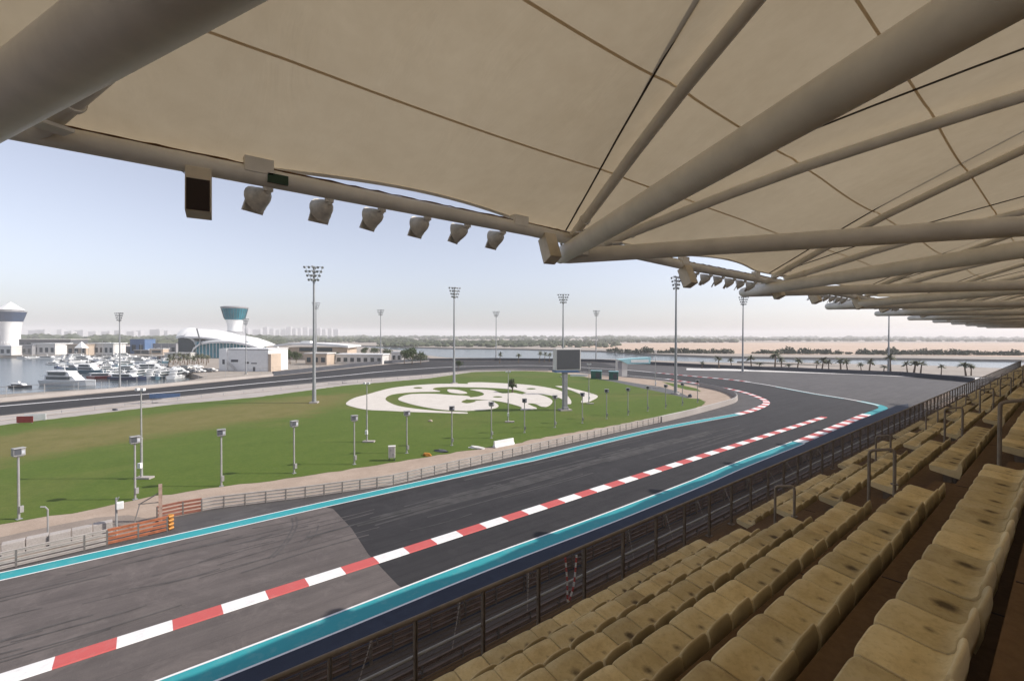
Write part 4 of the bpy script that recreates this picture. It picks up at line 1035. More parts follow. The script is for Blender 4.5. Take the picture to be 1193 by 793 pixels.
# left tower
D = 520; r_ = bld('marina_tower', 12.5, D, 'white round tower with dark blue glass crown and tent roof at far left', 'tower'); k = .92*D/F
zt = lambda y: ZA(13, y, D)
bb = MB(); bb.lathe([(9.2*k, 0), (8.8*k, zt(392)), (9.4*k, zt(383)), (10.6*k, zt(375)), (10.8*k, zt(374.6))], n=40); bb.build('shaft', M_WHITE, r_, True)
bb = MB()
for q in range(9): bb.tube((15*k-3*q, -9*k, 0), (15*k-3*q, -9*k, 6), .3, .3, 5)
bb.build('column', M_WHITE, r_)
bb = MB(); bb.lathe([(11.0*k, zt(374.6)), (14.5*k, zt(363.6)), (14.2*k, zt(363.3))], n=40); g = bb.build('glass_crown', M_GLASSB, r_, False)
bb = MB(); bb.lathe([(14.9*k, zt(363.4)), (15*k, zt(362.8)), (12.4*k, zt(362.5)), (11.6*k, zt(361))], n=40); bb.build('rim', M_GREY, r_)
bb = MB(); bb.lathe([(13.6*k, zt(361)), (9*k, zt(358)), (4*k, zt(354.2)), (.4*k, zt(351.8))], n=10); bb.build('tent_roof', M_WHITE, r_)
# teal tower of the yacht club
D = 300; k = D/F; r_ = bld('control_tower', 273.5, D, 'white tower with flared teal glass head above the yacht club', 'tower'); zt = lambda y: ZA(273.5, y, D)
bb = MB(); bb.lathe([(7.6*k, 0), (7.4*k, zt(388)), (7.2*k, zt(382)), (8.0*k, zt(376)), (9.4*k, zt(373)), (9.5*k, zt(372.6))], n=36); bb.build('shaft', M_WHITE, r_, True)
bb = MB(); bb.lathe([(10.0*k, zt(372.4)), (10.6*k, zt(371)), (13.4*k, zt(360)), (13.4*k, zt(359.4))], n=28); g = bb.build('glass_head', M_GLASST, r_)
bb = MB()
for q in range(28):
    a = 2*math.pi*q/28; bb.tube((10.7*k*math.cos(a), 10.7*k*math.sin(a), zt(371)), (13.5*k*math.cos(a), 13.5*k*math.sin(a), zt(360)), .1, .1, 4)
bb.build('mullion', M_DKGREY, g)
bb = MB(); bb.lathe([(13.7*k, zt(359.6)), (14.3*k, zt(358.6)), (14.0*k, zt(357.6)), (11*k, zt(357.0)), (4*k, zt(357))], n=36); bb.build('roof_rim', M_GREY, r_, True)
bb = MB(); bb.lathe([(12.2*k, zt(392.5)), (10.8*k, zt(389)), (8*k, zt(386)), (6*k, zt(385.5))], n=30); bb.build('base_dome', M_GREY, r_, True)
# yacht club hall: swept shell roofs
D = 285; k = D/F; r_ = bld('yacht_club', 262, D, 'white swooping shell roofed yacht club with dark glass arch', 'building')
zt = lambda y: ZA(262, y, D)
def shell(path, name, m, depth=30, th=.8):
    # path: list of (px offset, y) ; extruded back as a curved shell
    bb = MB(); n = len(path); vs = []; fs = []
    rows = 8
    for j in range(rows+1):
        t = j/rows; yy = -depth*.5+depth*t; sg = 1-.28*(2*t-1)**2
        for (x, y) in path:
            z = zt(y); vs.append((x*k*(.86+.14*sg), yy, z*sg))
    m0 = len(vs)
    vs += [(x, y, z+th) for x, y, z in vs]
    for j in range(rows):
        for i in range(n-1):
            q = j*n+i; fs.append((q, q+n, q+n+1, q+1)); q += m0; fs.append((q, q+1, q+n+1, q+n))
    for i in range(n-1):
        fs.append((i, i+1, m0+i+1, m0+i)); q = rows*n+i; fs.append((q+1, q, m0+q, m0+q+1))
    for j in range(rows):
        q = j*n; fs.append((q+n, q, m0+q, m0+q+n)); q = j*n+n-1; fs.append((q, q+n, m0+q+n, m0+q))
    bb.add(vs, fs); return bb.build(name, m, r_, True)
shell([(-48, 386.5), (-43, 384.6), (-37, 384.3), (-31, 386.8), (-27, 391), (-25.5, 397), (-25, 404), (-25, 413)], 'arch_roof', M_WHITE, 16, 1.4)
shell([(-34, 384.8), (-20, 385.3), (-8, 386.4), (4, 388.5), (14, 391.5), (20, 394)], 'shell_roof', M_WHITE, 22, 1.0)
shell([(-25, 412), (-22, 403), (-15, 396), (-5, 393.2), (8, 392.4), (22, 392.8), (36, 395.5), (46, 399), (53.5, 402.3)], 'wing_roof', M_WHITE, 24, 1.2)
bb = MB(); bb.prism([(-45*k, -7), (-27*k, -7), (-27*k, 7), (-45*k, 7)], 0, zt(390)); bb.build('glass_arch', M_GLASSD, r_)
bb = MB(); bb.prism([(-21*k, -10.5), (38*k, -10.5), (38*k, 10), (-21*k, 10)], 0, zt(397.6)); bb.build('glass_wall', M_GLASST, r_)
bb = MB()
for q in range(16): bb.box(((-20+q*3.8)*k, -10.6, zt(404)/1.2), (.25, .2, zt(399)*1.1))
bb.build('mullion', M_WHITE, r_)
bb = MB(); bb.box((-34*k, -12, 3.2), (30*k, 8, .6)); bb.box((-34*k, -12, 1.5), (29*k, 7, 2.4)); bb.build('terrace', M_OFFW, r_)
bb = MB(); bb.tube((-11*k, -13, 8), (-16*k, -13, zt(383)), .35, .35, 6); o = bb.build('mast_stay', M_DKGREY, r_)
# white block building
D = 176; k = D/F; r_ = bld('white_block_building', 285, D, 'plain white flat roofed block with external stair beside the marina', 'building', rz=-8)
bb = MB(); bb.box((0, 6, ZA(285, 407.5, D)/2), (60*k, 12, ZA(285, 407.5, D))); bb.box((-27*k, 5, (ZA(285, 406.5, D))/2), (10*k, 11, ZA(285, 406, D))); w = bb.build('wall', M_WHITE, r_)
bb = MB(); bb.box((0, 6, ZA(285, 407.2, D)+.25), (61*k, 12.3, .3)); bb.build('parapet', M_WHITE, r_)
for (x, y, ww, hh) in ((-26, 3.6, 1.0, 1.8), (-13, 4.0, 3.0, .9), (3, 3.3, 1.6, .7), (12, 3.1, 2.4, .4), (12, .9, .9, 1.6)):
    bb = MB(); bb.box((x*k, -.52 if x < -22 else -.02, y), (ww, .1, hh)); bb.build('window', M_DKGREY, r_)
bb = MB()
for q in range(9): bb.box(((-20+q*1.3)*k, -1.0, 3.4-q*.36), (.6, 1.0, .12))
bb.tube((-20*k, -1.4, 4.4), (-8*k, -1.4, 1.3), .06, .06, 5); bb.build('stair', M_GREY, r_)
bb = MB(); bb.box((31*k, 3, 3.4), (1.6, 6, 6.8)); bb.build('end_wall', M_BEIGE, r_)
# long white pavilion
def long_hall(px, D, w_px, ytop, ybase_wall, lab, roofm, wallm, dep=14, rz=0, overhang=1.5, win=0, name='pavilion'):
    k = D/F; r_ = bld(name, px, D, lab, 'building', rz); w = w_px*k; zt = ZA(px, ytop, D)
    bb = MB(); bb.box((0, dep/2, (zt-.5)/2), (w, dep, zt-.5)); bb.build('wall', wallm, r_)
    bb = MB(); bb.box((0, dep/2, zt-.25), (w+overhang, dep+overhang, .5)); bb.build('roof', roofm, r_)
    for q in range(win):
        bb = MB(); bb.box((-w/2+(q+.5)*w/win, -.04, zt*.42), (w/win*.55, .1, zt*.4)); bb.build('window', M_GLASSD, r_)
    return r_
D = 262; k = D/F; r_ = bld('pavilion', 370, D, 'long low pavilion with thin sweeping white roof behind the mast', 'building', -6)
bb = MB(); pts = [(-48*k, ZA(370, 401.8, D)), (-30*k, ZA(370, 399.2, D)), (0, ZA(370, 399.4, D)), (30*k, ZA(370, 401.0, D)), (42*k, ZA(370, 402.2, D))]
vs = []; fs = []
for x, z in pts: vs += [(x, -5, z-1.2), (x, 12, z-.6), (x, 12, z), (x, -5, z)]
for i in range(len(pts)-1):
    for q in range(4): fs.append((i*4+q, i*4+(q+1) % 4, (i+1)*4+(q+1) % 4, (i+1)*4+q))
fs += [(3, 2, 1, 0), tuple(16+q for q in range(4))]
bb.add(vs, fs); bb.build('roof', M_WHITE, r_)
bb = MB(); bb.box((2*k, 4, ZA(370, 404.5, D)/2), (72*k, 12, ZA(370, 404.5, D))); bb.build('wall', M_BEIGE, r_)
bb = MB(); bb.box((0, -2.1, ZA(370, 407, D)), (40*k, .2, 2)); bb.build('window', M_GLASSD, r_)
bb = MB(); bb.box((-15*k, 2, ZA(370, 398.6, D)), (5, 3, 1.4)); bb.box((-20*k, 3, ZA(370, 398.8, D)), (3, 3, 1.0)); bb.build('roof_plant', M_WHITE, r_)
long_hall(368, 215, 26, 411, 0, 'beige low house with flat roof below the long pavilion', M_OFFW, M_BEIGE, 8, -5, 1, 3, 'low_house')
long_hall(418, 222, 56, 412.2, 0, 'low white flat roofed hall right of the beige house', M_WHITE, M_OFFW, 9, -4, 1, 7, 'low_hall')
long_hall(462, 240, 12, 409.4, 0, 'small white cabin beside the round trees', M_WHITE, M_OFFW, 5, 0, .5, 2, 'cabin')
long_hall(51, 315, 26, 399.8, 0, 'white flat topped tent hall on the far marina quay', M_WHITE, M_OFFW, 12, 0, 1, 4, 'tent_hall')
long_hall(89, 305, 22, 401, 0, 'beige low quay building behind the moored boats', M_BEIGE, M_BEIGE, 10, 0, 1, 3, 'quay_building')
long_hall(118, 312, 28, 399.5, 0, 'white quay building with blue windows and low roof', M_WHITE, M_OFFW, 10, 0, 1.5, 5, 'quay_building')
long_hall(160, 330, 17, 395, 0, 'blue clad box building on the marina quay', M_BLUEB, M_BLUEB, 10, 0, .3, 2, 'blue_building')
long_hall(185, 338, 40, 400, 0, 'long grey low shed between blue box and yacht club', M_GREY, M_GREY, 8, 0, 1, 6, 'shed')
long_hall(6, 305, 14, 402.5, 0, 'small white quay cabin at the left edge of the picture', M_WHITE, M_OFFW, 8, 0, .6, 2, 'quay_cabin')
long_hall(28, 312, 18, 402, 0, 'grey quay cabin between white cabin and tent hall', M_GREY, M_GREY, 8, 0, .6, 3, 'quay_cabin')
long_hall(52, 480, 60, 395, 0, 'very long pale flat roofed terminal behind the quay', M_OFFW, M_DKGREY, 20, 0, 3, 8, 'terminal')
for i, (px, D, w, h, lab) in enumerate([(62, 318, 9, 400, 'left'), (95, 300, 9, 397.5, 'middle'), (128, 316, 9, 398.5, 'right')]):
    k = D/F; r_ = bld('canopy_tent', px, D, 'small white peaked tent on the far quay, %s of three' % lab, 'tent'); r_['group'] = 'peaked tents on the quay'
    zt = ZA(px, h, D); bb = MB(); s = w*k/2; bb.add([(-s, -s, zt*.55), (s, -s, zt*.55), (s, s, zt*.55), (-s, s, zt*.55), (0, 0, zt)], [(0, 1, 4), (1, 2, 4), (2, 3, 4), (3, 0, 4), (3, 2, 1, 0)]); bb.build('tent_top', M_WHITE, r_)
    for sx in (-1, 1):
        for sy in (-1, 1):
            bb = MB(); bb.tube((sx*s*.95, sy*s*.95, 0), (sx*s*.95, sy*s*.95, zt*.56), .12, .12, 5); bb.build('pole', M_GALV, r_)
rr = random.Random(23)
for i in range(14):
    x = -12+i*16.5+rr.uniform(-3, 3); D = rr.uniform(325, 380); w = rr.uniform(5, 12); h = rr.uniform(2.6, 6); r_ = bld('quay_hut', x, D, 'small flat roofed hut on the far quay, %s from the left' % ordn[i], 'hut'); r_['group'] = 'huts on the far quay'
    bb = MB(); bb.box((0, 0, h/2), (w, 6, h)); bb.build('wall', rr.choice([M_OFFW, M_BEIGE, M_GREY, M_DKGREY, M_WHITE]), r_)
    bb = MB(); bb.box((0, 0, h+.15), (w+.8, 6.8, .3)); bb.build('roof', rr.choice([M_WHITE, M_OFFW, M_GREY]), r_)
    bb = MB(); bb.box((0, -3.03, h*.5), (w*.7, .1, h*.4)); bb.build('window', M_GLASSD, r_)
for i in range(12):
    x = 40+i*14+rr.uniform(-4, 4); D = 2500+rr.uniform(-300, 500); w = rr.uniform(4, 12)*D/F; z = ZA(x, rr.uniform(383.5, 386.5), D); r_ = bld('far_building', x, D, 'low hazy building on the skyline behind the marina, %s from left' % ordn[i], 'building', z=-.3); r_['group'] = 'low buildings on the skyline'
    bb = MB(); bb.box((0, 0, z/2), (w, 30, z)); bb.box((w*.2, 0, z+1.5), (w*.3, 15, 3)); bb.build('wall', M_CITY, r_)
    bb = MB(); bb.box((0, -15.1, z*.55), (w*.85, .2, z*.3)); bb.build('window', M_GREY, r_)
# distant city
rr = random.Random(11)
xs = [277, 288, 297.5, 302, 310, 317, 324, 331, 337, 343.5, 349, 356.5, 363, 371.5, 378, 385, 392]
cmesh = None
for i, x in enumerate(xs):
    D = 3600+rr.uniform(-300, 300); w = rr.choice([4.2, 5, 5.6])*D/F; y = rr.uniform(380.5, 384.5); z = ZA(x, y, D); p = AT(x, D, -.25)
    r_ = empty('tower_block', p, TH-math.pi/2); tag(r_, 'pale tower block on the hazy skyline, %s from the left' % ordn[i], 'tower block', 'tower blocks on the far skyline')
    bb = MB(); bb.box((0, 0, z/2), (w, 30, z)); bb.box((w*.1, 0, z+2), (w*.4, 14, 4)); bb.build('wall', M_CITY, r_)
    bb = MB()
    for q in range(3): bb.box((-w*.3+q*w*.3, -15.05, z*.5), (w*.12, .2, z*.85))
    bb.build('window', M_GREY, r_)

# trees -----------------------------------------------------------
def leafy(n, rx, rz_, zc, leaf, seed, clumps=9, flat=.75):
    rr = random.Random(seed); bb = MB(); cs = []
    for _ in range(clumps):
        a = rr.uniform(0, 2*math.pi); q = rr.random()**.5; cs.append((rx*.68*q*math.cos(a), rx*.68*q*math.sin(a), zc+rz_*rr.uniform(-.55, .65), rx*rr.uniform(.28, .5)))
    for i in range(n):
        c = rr.choice(cs); d = Vector((rr.gauss(0, 1), rr.gauss(0, 1), rr.gauss(0, flat))).normalized()*c[3]*rr.uniform(.45, 1.08)
        p = Vector(c[:3])+d; u = Vector((rr.gauss(0, 1), rr.gauss(0, 1), rr.gauss(0, .6))).normalized(); w = u.orthogonal().normalized(); s = leaf*rr.uniform(.6, 1.3)
        w = Matrix.Rotation(rr.uniform(0, 6.28), 3, u) @ w; v = u.cross(w)
        bb.add([p-w*s, p-v*s*.5, p+w*s, p+v*s*.5], [(0, 1, 2, 3)])
    return bb
def make_tree(seed, h=7.0, w=4.0, n=900):
    r_ = empty('tree'); bb = MB(); rr = random.Random(seed)
    bb.poly([(0, 0, 0), (.1, .05, h*.25), (.15, 0, h*.5)], [.22, .16, .1], 8)
    for q in range(5):
        a = q*1.26+rr.random(); bb.poly([(.1, .03, h*.3), (math.cos(a)*w*.3, math.sin(a)*w*.3, h*.6), (math.cos(a)*w*.55, math.sin(a)*w*.55, h*.72)], [.1, .06, .02], 5)
    bb.build('trunk', M_BARK, r_, True)
    leafy(n, w, h*.32, h*.62, .34, seed).build('crown', M_LEAF, r_); return r_
trees = [make_tree(3), make_tree(8, 6.5, 4.6), make_tree(14, 7.5, 3.6)]
tl_ = [(320, 228, 1.0, 'dark round tree left of the dark clump by the white block'), (329, 222, 1.15, 'dark dense tree in the middle of the clump right of the white block'), (338, 220, 1.05, 'dark dense tree at the right of the clump beside the white block'), (345, 232, .8, 'smaller dark tree ending the clump before the beige house'), (390, 246, .8, 'tree poking above the low white hall roof'), (425, 300, .9, 'tree behind the right end of the low hall'), (436, 306, .9, 'tree left of the distant back straight mast'), (452, 300, .9, 'tree right of the distant back straight mast'), (471, 226, 1.0, 'left tree of the round clump beside the water'), (480, 220, 1.25, 'biggest tree of the round clump beside the water'), (490, 222, 1.0, 'right tree of the round clump beside the water'), (300, 240, .7, 'small tree behind the white block roof'), (534, 190, .55, 'small slim tree by the water left of the distant mast')]
for i, (x, D, s, lab) in enumerate(tl_):
    src = trees[i % 3]; o = src if i < 3 else copy_tree(src); p = AT(x, D); o.location = p; o.scale = (s, s, s*.95); o.rotation_euler.z = i*1.3; tag(o, lab, 'tree', 'trees round the marina')
p = G(597, 457); o = make_tree(21, 3.6, 1.3, 260); o.location = (p.x, p.y, .04); tag(o, 'slender young tree at the top edge of the emblem', 'tree')
def make_palm(seed, h=5.0):
    r_ = empty('palm_tree'); rr = random.Random(seed); bb = MB(); bb.poly([(0, 0, 0), (.08, .03, h*.5), (.12, .06, h)], [.26, .19, .16], 8); bb.build('trunk', M_BARK, r_, True)
    bb = MB()
    for q in range(26):
        a = q*2.4; el = R(rr.uniform(-10, 75)); L = rr.uniform(1.7, 2.5); prev = Vector((.12, .06, h)); d = Vector((math.cos(a)*math.cos(el), math.sin(a)*math.cos(el), math.sin(el)))
        side = Vector((-math.sin(a), math.cos(a), 0)); pts = [prev]
        for s in range(5):
            d = (d+Vector((0, 0, -.28))).normalized(); pts.append(pts[-1]+d*L/5)
        for s in range(5):
            p0, p1 = pts[s], pts[s+1]; w0 = .30*math.sin(math.pi*(s+.4)/5.6); w1 = .30*math.sin(math.pi*(s+1.4)/5.6) if s < 4 else .02
            for sg in (-1, 1):
                dr = Vector((0, 0, -.12)); bb.add([p0, p1, p1+side*w1*sg+dr*(w1*3), p0+side*w0*sg+dr*(w0*3)], [(0, 1, 2, 3)])
    bb.build('crown', M_PALM, r_); return r_
palms = [make_palm(1), make_palm(2, 4.2), make_palm(5, 5.6)]
px_r = [818, 838, 853, 876, 884, 903, 911, 920, 929, 951, 958, 966, 980, 988, 1004, 1013, 1030, 1038, 1058, 1065, 1073, 1097, 1126, 1132]
pi_ = 0
for i, x in enumerate(px_r):
    o = palms[pi_ % 3] if pi_ < 3 else copy_tree(palms[pi_ % 3]); pi_ += 1
    t = (x-818)/314; D = 192-t*36+((i*37) % 7)-3; o.location = AT(x, D+8); s = .62+.5*((i*53) % 7)/6; o.scale = (s*1.3, s*1.3, s*(.8+.25*((i*31) % 4)/3)); o.rotation_euler = (R(6*math.sin(i*2.3)), R(7*math.cos(i*1.7)), i*2.9)
    tag(o, 'young palm tree on the strip beyond the outer barrier, %s from the left' % (ordn[i] if i < 20 else ['twenty first', 'twenty second', 'twenty third', 'last'][i-20]), 'palm tree', 'palms beyond the hairpin barrier')
for i, x in enumerate((582, 604, 628, 634, 640)):
    o = copy_tree(palms[i % 3]); o.location = AT(x, 232+i*3); s = .9; o.scale = (s, s, s); o.rotation_euler.z = i*1.7
    tag(o, 'small palm tree by the water left of the big screen, %s from the left' % ordn[i], 'palm tree', 'palms by the water behind the emblem')
for i in range(18):
    x = 196+(i*2.75); o = copy_tree(palms[(i*2) % 3]); D = 205+((i*29) % 11)*2.6; o.location = AT(x, D); s = .75+.05*(i % 5); o.scale = (s, s, s*.85); o.rotation_euler.z = i
    tag(o, 'palm tree in the quay grove left of the white block, %s from the left' % ordn[i], 'palm tree', 'palm grove on the marina quay')
# white ground and parked vans behind outer barrier
b = MB(); b.sheet([AT(800, 188), AT(860, 184), AT(1000, 168), AT(1135, 148), AT(1150, 156), AT(1010, 178), AT(860, 197), AT(800, 199)], 0.03); struct(b, 'quay_path', M_OFFW)
# shrubs on the sand spit
rr = random.Random(4); bm_ = []
for s_ in range(3):
    bm_.append(leafy(260, 5.5, 1.6, 1.6, .8, 40+s_, 8, .5))
shx = list(range(712, 850, 9))+list(range(880, 1190, 11))
sh_me = [None]*3
for i, x in enumerate(shx):
    k_ = i % 3
    if sh_me[k_] is None: o = bm_[k_].build('shrub', M_MANG); sh_me[k_] = o.data
    else: o = bpy.data.objects.new('shrub', sh_me[k_]); col.objects.link(o)
    y = 406.9 if x < 735 else 410.6+(x-735)/455*3.0
    if x < 735: y = 408.0+ (x-700)/35*2.4
    p = G(x+rr.uniform(-2.5, 2.5), y); o.location = (p.x, p.y, -.25); s = rr.uniform(.6, 1.3); o.scale = (s*1.15, s*1.15, s*rr.uniform(.8, 1.2)); o.rotation_euler.z = rr.uniform(0, 6)
    tag(o, 'low dark shrub in the line along the sand flat across the water', 'shrub', 'shrubs along the far sand flat')
# far mangrove belts: nobody could count these
def belt(name, spans, lab, seed, m=M_MANG):
    rr = random.Random(seed); bb = MB()
    for (x0, x1, D0, D1, h0, h1, n) in spans:
        for _ in range(n):
            D = rr.uniform(D0, D1); p = AT(rr.uniform(x0, x1), D, -.3); h = rr.uniform(h0, h1)*(.6+.8*(.5+.5*math.sin(p.x*.011)*math.cos(p.y*.017))); w = h*rr.uniform(.7, 1.3)
            t = rr.uniform(0, 6.28); vs = []
            for zz, rad in ((0, .6), (.35, 1), (.7, .8)):
                for q in range(6):
                    a = t+q*math.pi/3; r2 = rad*w*rr.uniform(.75, 1.2); vs.append((p.x+r2*math.cos(a), p.y+r2*math.sin(a), p.z+h*zz*rr.uniform(.85, 1.15)))
            vs.append((p.x, p.y, p.z+h*rr.uniform(.9, 1.1)))
            fs = []
            for L in range(2):
                for q in range(6): fs.append((L*6+q, L*6+(q+1) % 6, L*6+6+(q+1) % 6, L*6+6+q))
            for q in range(6): fs.append((12+q, 12+(q+1) % 6, 18))
            bb.add(vs, fs)
    return tag(bb.build(name, m), lab, 'trees', kind='stuff')
belt('mangrove_belt', [(440, 720, 560, 1100, 3, 6, 800), (300, 480, 900, 1500, 4, 8, 500), (700, 860, 1000, 1900, 4, 8, 500), (860, 1300, 1350, 2400, 4, 9, 700), (-120, 330, 620, 800, 4, 8, 700)], 'hazy belt of dark mangrove trees along the far shore', 5)
belt('far_treeline', [(-150, 330, 900, 1500, 7, 13, 700), (300, 760, 1700, 3000, 7, 14, 800), (700, 1300, 2500, 4500, 8, 18, 700)], 'faded treeline on the horizon', 6)

# boats -----------------------------------------------------------
def hull(L, W, Hh, bow=.35, n=8):
    bb = MB(); vs = []; fs = []
    for i in range(n+1):
        t = i/n; x = -L/2+L*t; w = W/2*(1 if t < 1-bow else max(.02, 1-((t-(1-bow))/bow)**1.8)); sh = Hh*(1+.35*max(0, t-.4))
        vs += [(x*(1+.0), -w*.75, 0), (x+.0, -w, sh), (x, w, sh), (x, w*.75, 0)]
    for i in range(n):
        for q in range(3): fs.append((i*4+q, (i+1)*4+q, (i+1)*4+q+1, i*4+q+1))
    fs += [(3, 2, 1, 0), tuple(n*4+q for q in range(4)), ]
    bb.add(vs, fs); return bb
def make_yacht(L, decks, hm, name='motor_yacht'):
    r_ = empty(name); W = L*.24; Hh = L*.085
    hull(L, W, Hh).build('hull', hm, r_, False)
    z = Hh
    for d in range(decks):
        l = L*(.62-.16*d); hgt = L*.075; x = -L*.10-L*.03*d
        bb = MB(); bb.add([(x-l/2, -W*.40, z), (x+l/2, -W*.34, z), (x+l/2, W*.34, z), (x-l/2, W*.40, z), (x-l/2+.2, -W*.37, z+hgt), (x+l*.36, -W*.3, z+hgt), (x+l*.36, W*.3, z+hgt), (x-l/2+.2, W*.37, z+hgt)], [(3, 2, 1, 0), (4, 5, 6, 7), (0, 1, 5, 4), (1, 2, 6, 5), (2, 3, 7, 6), (3, 0, 4, 7)])
        c = bb.build('cabin', M_WHITE, r_); bb = MB()
        for sg in (-1, 1): bb.box((x-l*.06, sg*W*.375, z+hgt*.52), (l*.74, W*.05, hgt*.6))
        bb.build('window', M_GLASSD, c); bb = MB(); bb.box((x-l*.12, 0, z+hgt+.06), (l*.92, W*.82, .12)); bb.build('deck_roof', M_WHITE, c); z += hgt
    bb = MB(); bb.tube((-L*.1, 0, z), (-L*.13, 0, z+L*.14), .1, .05, 6); bb.box((-L*.12, 0, z+L*.08), (L*.05, W*.4, .15)); bb.build('radar_mast', M_WHITE, r_)
    bb = MB(); bb.poly([(L*.2, W*.36, Hh*1.15+.5), (L*.42, W*.18, Hh*1.3+.6), (L*.49, 0, Hh*1.3+.6), (L*.42, -W*.18, Hh*1.3+.6), (L*.2, -W*.36, Hh*1.15+.5)], .04, 4); bb.build('bow_rail', M_GALV, r_)
    return r_
WZ = -1.6
def put(o, px, py, rz, lab, cat='boat', grp='boats moored in the marina', s=1.0):
    p = G(px, py, WZ); o.location = (p.x, p.y, WZ); o.rotation_euler.z = TH-math.pi/2+R(rz); o.scale = (s, s, s); return tag(o, lab, cat, grp)
Y1 = make_yacht(18, 2, M_WHITE); put(Y1, 82, 448.5, -8, 'largest white motor yacht moored beside the quay fence at left', 'yacht')
Y2 = make_yacht(15, 2, M_HULLT); put(Y2, 107, 434.5, -14, 'teal hulled motor yacht behind the largest white yacht', 'yacht')
Y3 = make_yacht(12, 1, M_WHITE, 'motor_boat'); bb = MB(); bb.box((-4.1, 0, 1.9), (2.6, 2.2, .12)); bb.box((-3.4, 0, 1.4), (.6, 2.0, .9)); bb.build('cover', M_HULLB, Y3); put(Y3, 58, 418.5, 12, 'white cabin boat alone at the far side of the open water', 'boat')
Y4 = make_yacht(12, 1, M_HULLR, 'motor_boat'); put(Y4, 125, 441, 4, 'dark red hulled boat beside the quay mast', 'boat')
Y5 = make_yacht(13, 1, M_HULLB, 'motor_boat'); put(Y5, 150, 442.5, -4, 'navy hulled boat just right of the quay mast', 'boat')
Y6 = make_yacht(7, 1, M_DKGREY, 'patrol_boat'); put(Y6, 25, 451.5, -6, 'small dark grey boat with tall antenna at the left near quay', 'boat')
Y7 = make_yacht(12, 1, M_DKGREY, 'motor_boat'); put(Y7, 138, 436, 82, 'charcoal hulled boat moored behind the quay mast', 'boat', s=.8)
src = [Y1, Y2, Y3, Y4, Y5, Y7, Y7, Y1]
rr = random.Random(9); cnt = 0
rowdef = [(417.5, 70, 190, 12, 'back'), (422, 92, 196, 11, 'second'), (427.5, 100, 200, 9, 'third'), (433.5, 128, 205, 7, 'fourth'), (439.5, 166, 212, 4, 'front')]
hue = ['white boat', 'teal hulled boat', 'white cabin boat', 'red hulled boat', 'navy hulled boat', 'charcoal hulled boat', 'charcoal hulled boat', 'white yacht']
for (y, x0, x1, n, rn) in rowdef:
    for j in range(n):
        x = x0+(x1-x0)*j/max(1, n-1)+rr.uniform(-2, 2); q = rr.choice([0, 2, 5, 4, 6, 4, 1, 1, 3]); o = copy_tree(src[q])
        put(o, x, y+rr.uniform(-.8, .8), rr.choice([70, 80, -75, 100, 15]), '%s, %s from the left in the %s row of the marina berths' % (hue[q], ordn[j], rn), 'boat', 'boats moored in the marina', rr.uniform(.55, .85))
def make_sail(L):
    r_ = empty('sailing_boat'); hull(L, L*.26, .95).build('hull', M_WHITE, r_); bb = MB(); bb.box((-.6, 0, 1.15), (L*.35, L*.15, .5)); bb.build('cabin', M_WHITE, r_)
    bb = MB(); bb.tube((.6, 0, 1), (.6, 0, L*1.15), .09, .06, 6); bb.tube((-L*.38, 0, 2.0), (.6, 0, 2.1), .07, .07, 6); bb.tube((.6-.6, 0, L*.75), (.6+.6, 0, L*.75), .03, .03, 4); bb.build('mast', M_GALV, r_)
    bb = MB(); bb.tube((-L*.36, 0, 2.16), (.5, 0, 2.26), .16, .13, 7); bb.build('furled_sail', M_HULLB, r_); return r_
S1 = make_sail(11); put(S1, 118, 424, 75, 'sailing boat with bare mast and blue furled sail, first from left', 'sailing boat', 'sailing boats in the marina')
for i, (x, y) in enumerate(((142, 421.5), (163, 427), (176, 423), (187, 430), (133, 431), (196, 420))):
    put(copy_tree(S1), x, y, 75+i*7, 'sailing boat with bare mast and blue furled sail, %s in the berths' % ordn[i+1], 'sailing boat', 'sailing boats in the marina', .9)
for j, (x, y) in enumerate(((64, 424.5), (76, 428), (88, 430.5), (70, 420.8), (80, 417.2), (98, 419.4), (40, 416.8), (28, 417.6), (112, 419.8), (128, 426.5), (150, 432), (176, 437.5), (160, 440), (190, 434.5))):
    put(copy_tree([Y3, Y5, Y2, Y3, Y1, Y4, Y3][j % 7]), x, y, [10, 80, -12, 70, 95, 5, 60][j % 7], 'small %s floating off the pontoons, %s of the loose boats' % (['white boat', 'navy boat', 'teal boat', 'white boat', 'white yacht', 'red boat', 'white boat'][j % 7], ordn[j]), 'boat', 'loose boats in the marina basin', .62)
# pontoons
for i, (x0, y0, x1, y1) in enumerate(((66, 419.8, 196, 419.5), (88, 424.6, 200, 424.2), (118, 430.6, 206, 429.5), (150, 437.0, 214, 436.0))):
    p, q = G(x0, y0, WZ+.5), G(x1, y1, WZ+.5); bb = MB(); d = q-p; bb.box(((p+q)/2), (d.length, 1.8, .5), math.atan2(d.y, d.x)); r_ = bb.build('pontoon', M_GREY)
    tag(r_, 'floating pontoon between the moored boats, %s from the far quay' % ordn[i], 'pontoon', 'pontoons of the marina')
# parked cars on the quay (tiny)
def make_car(m):
    r_ = empty('parked_car'); bb = MB(); pr = [(-2.2, .3), (-2.2, .8), (-1.5, .95), (-.9, 1.45), (.6, 1.45), (1.2, .95), (2.1, .8), (2.2, .35)]
    n = len(pr); bb.add([(x, -.85, z) for x, z in pr]+[(x, .85, z) for x, z in pr], [tuple(range(n-1, -1, -1)), tuple(range(n, 2*n))]+[(i, (i+1) % n, (i+1) % n+n, i+n) for i in range(n)]); bb.build('body', m, r_)
    bb = MB(); bb.box((-.15, -.86, 1.18), (1.6, .03, .35)); bb.box((-.15, .86, 1.18), (1.6, .03, .35)); bb.build('window', M_GLASSD, r_)
    for x in (-1.35, 1.35):
        for y in (-.8, .8):
            bb = MB(); bb.poly([(x, y-.1, .32), (x, y+.1, .32)], .32, 10); bb.build('wheel', M_DKGREY, r_)
    return r_
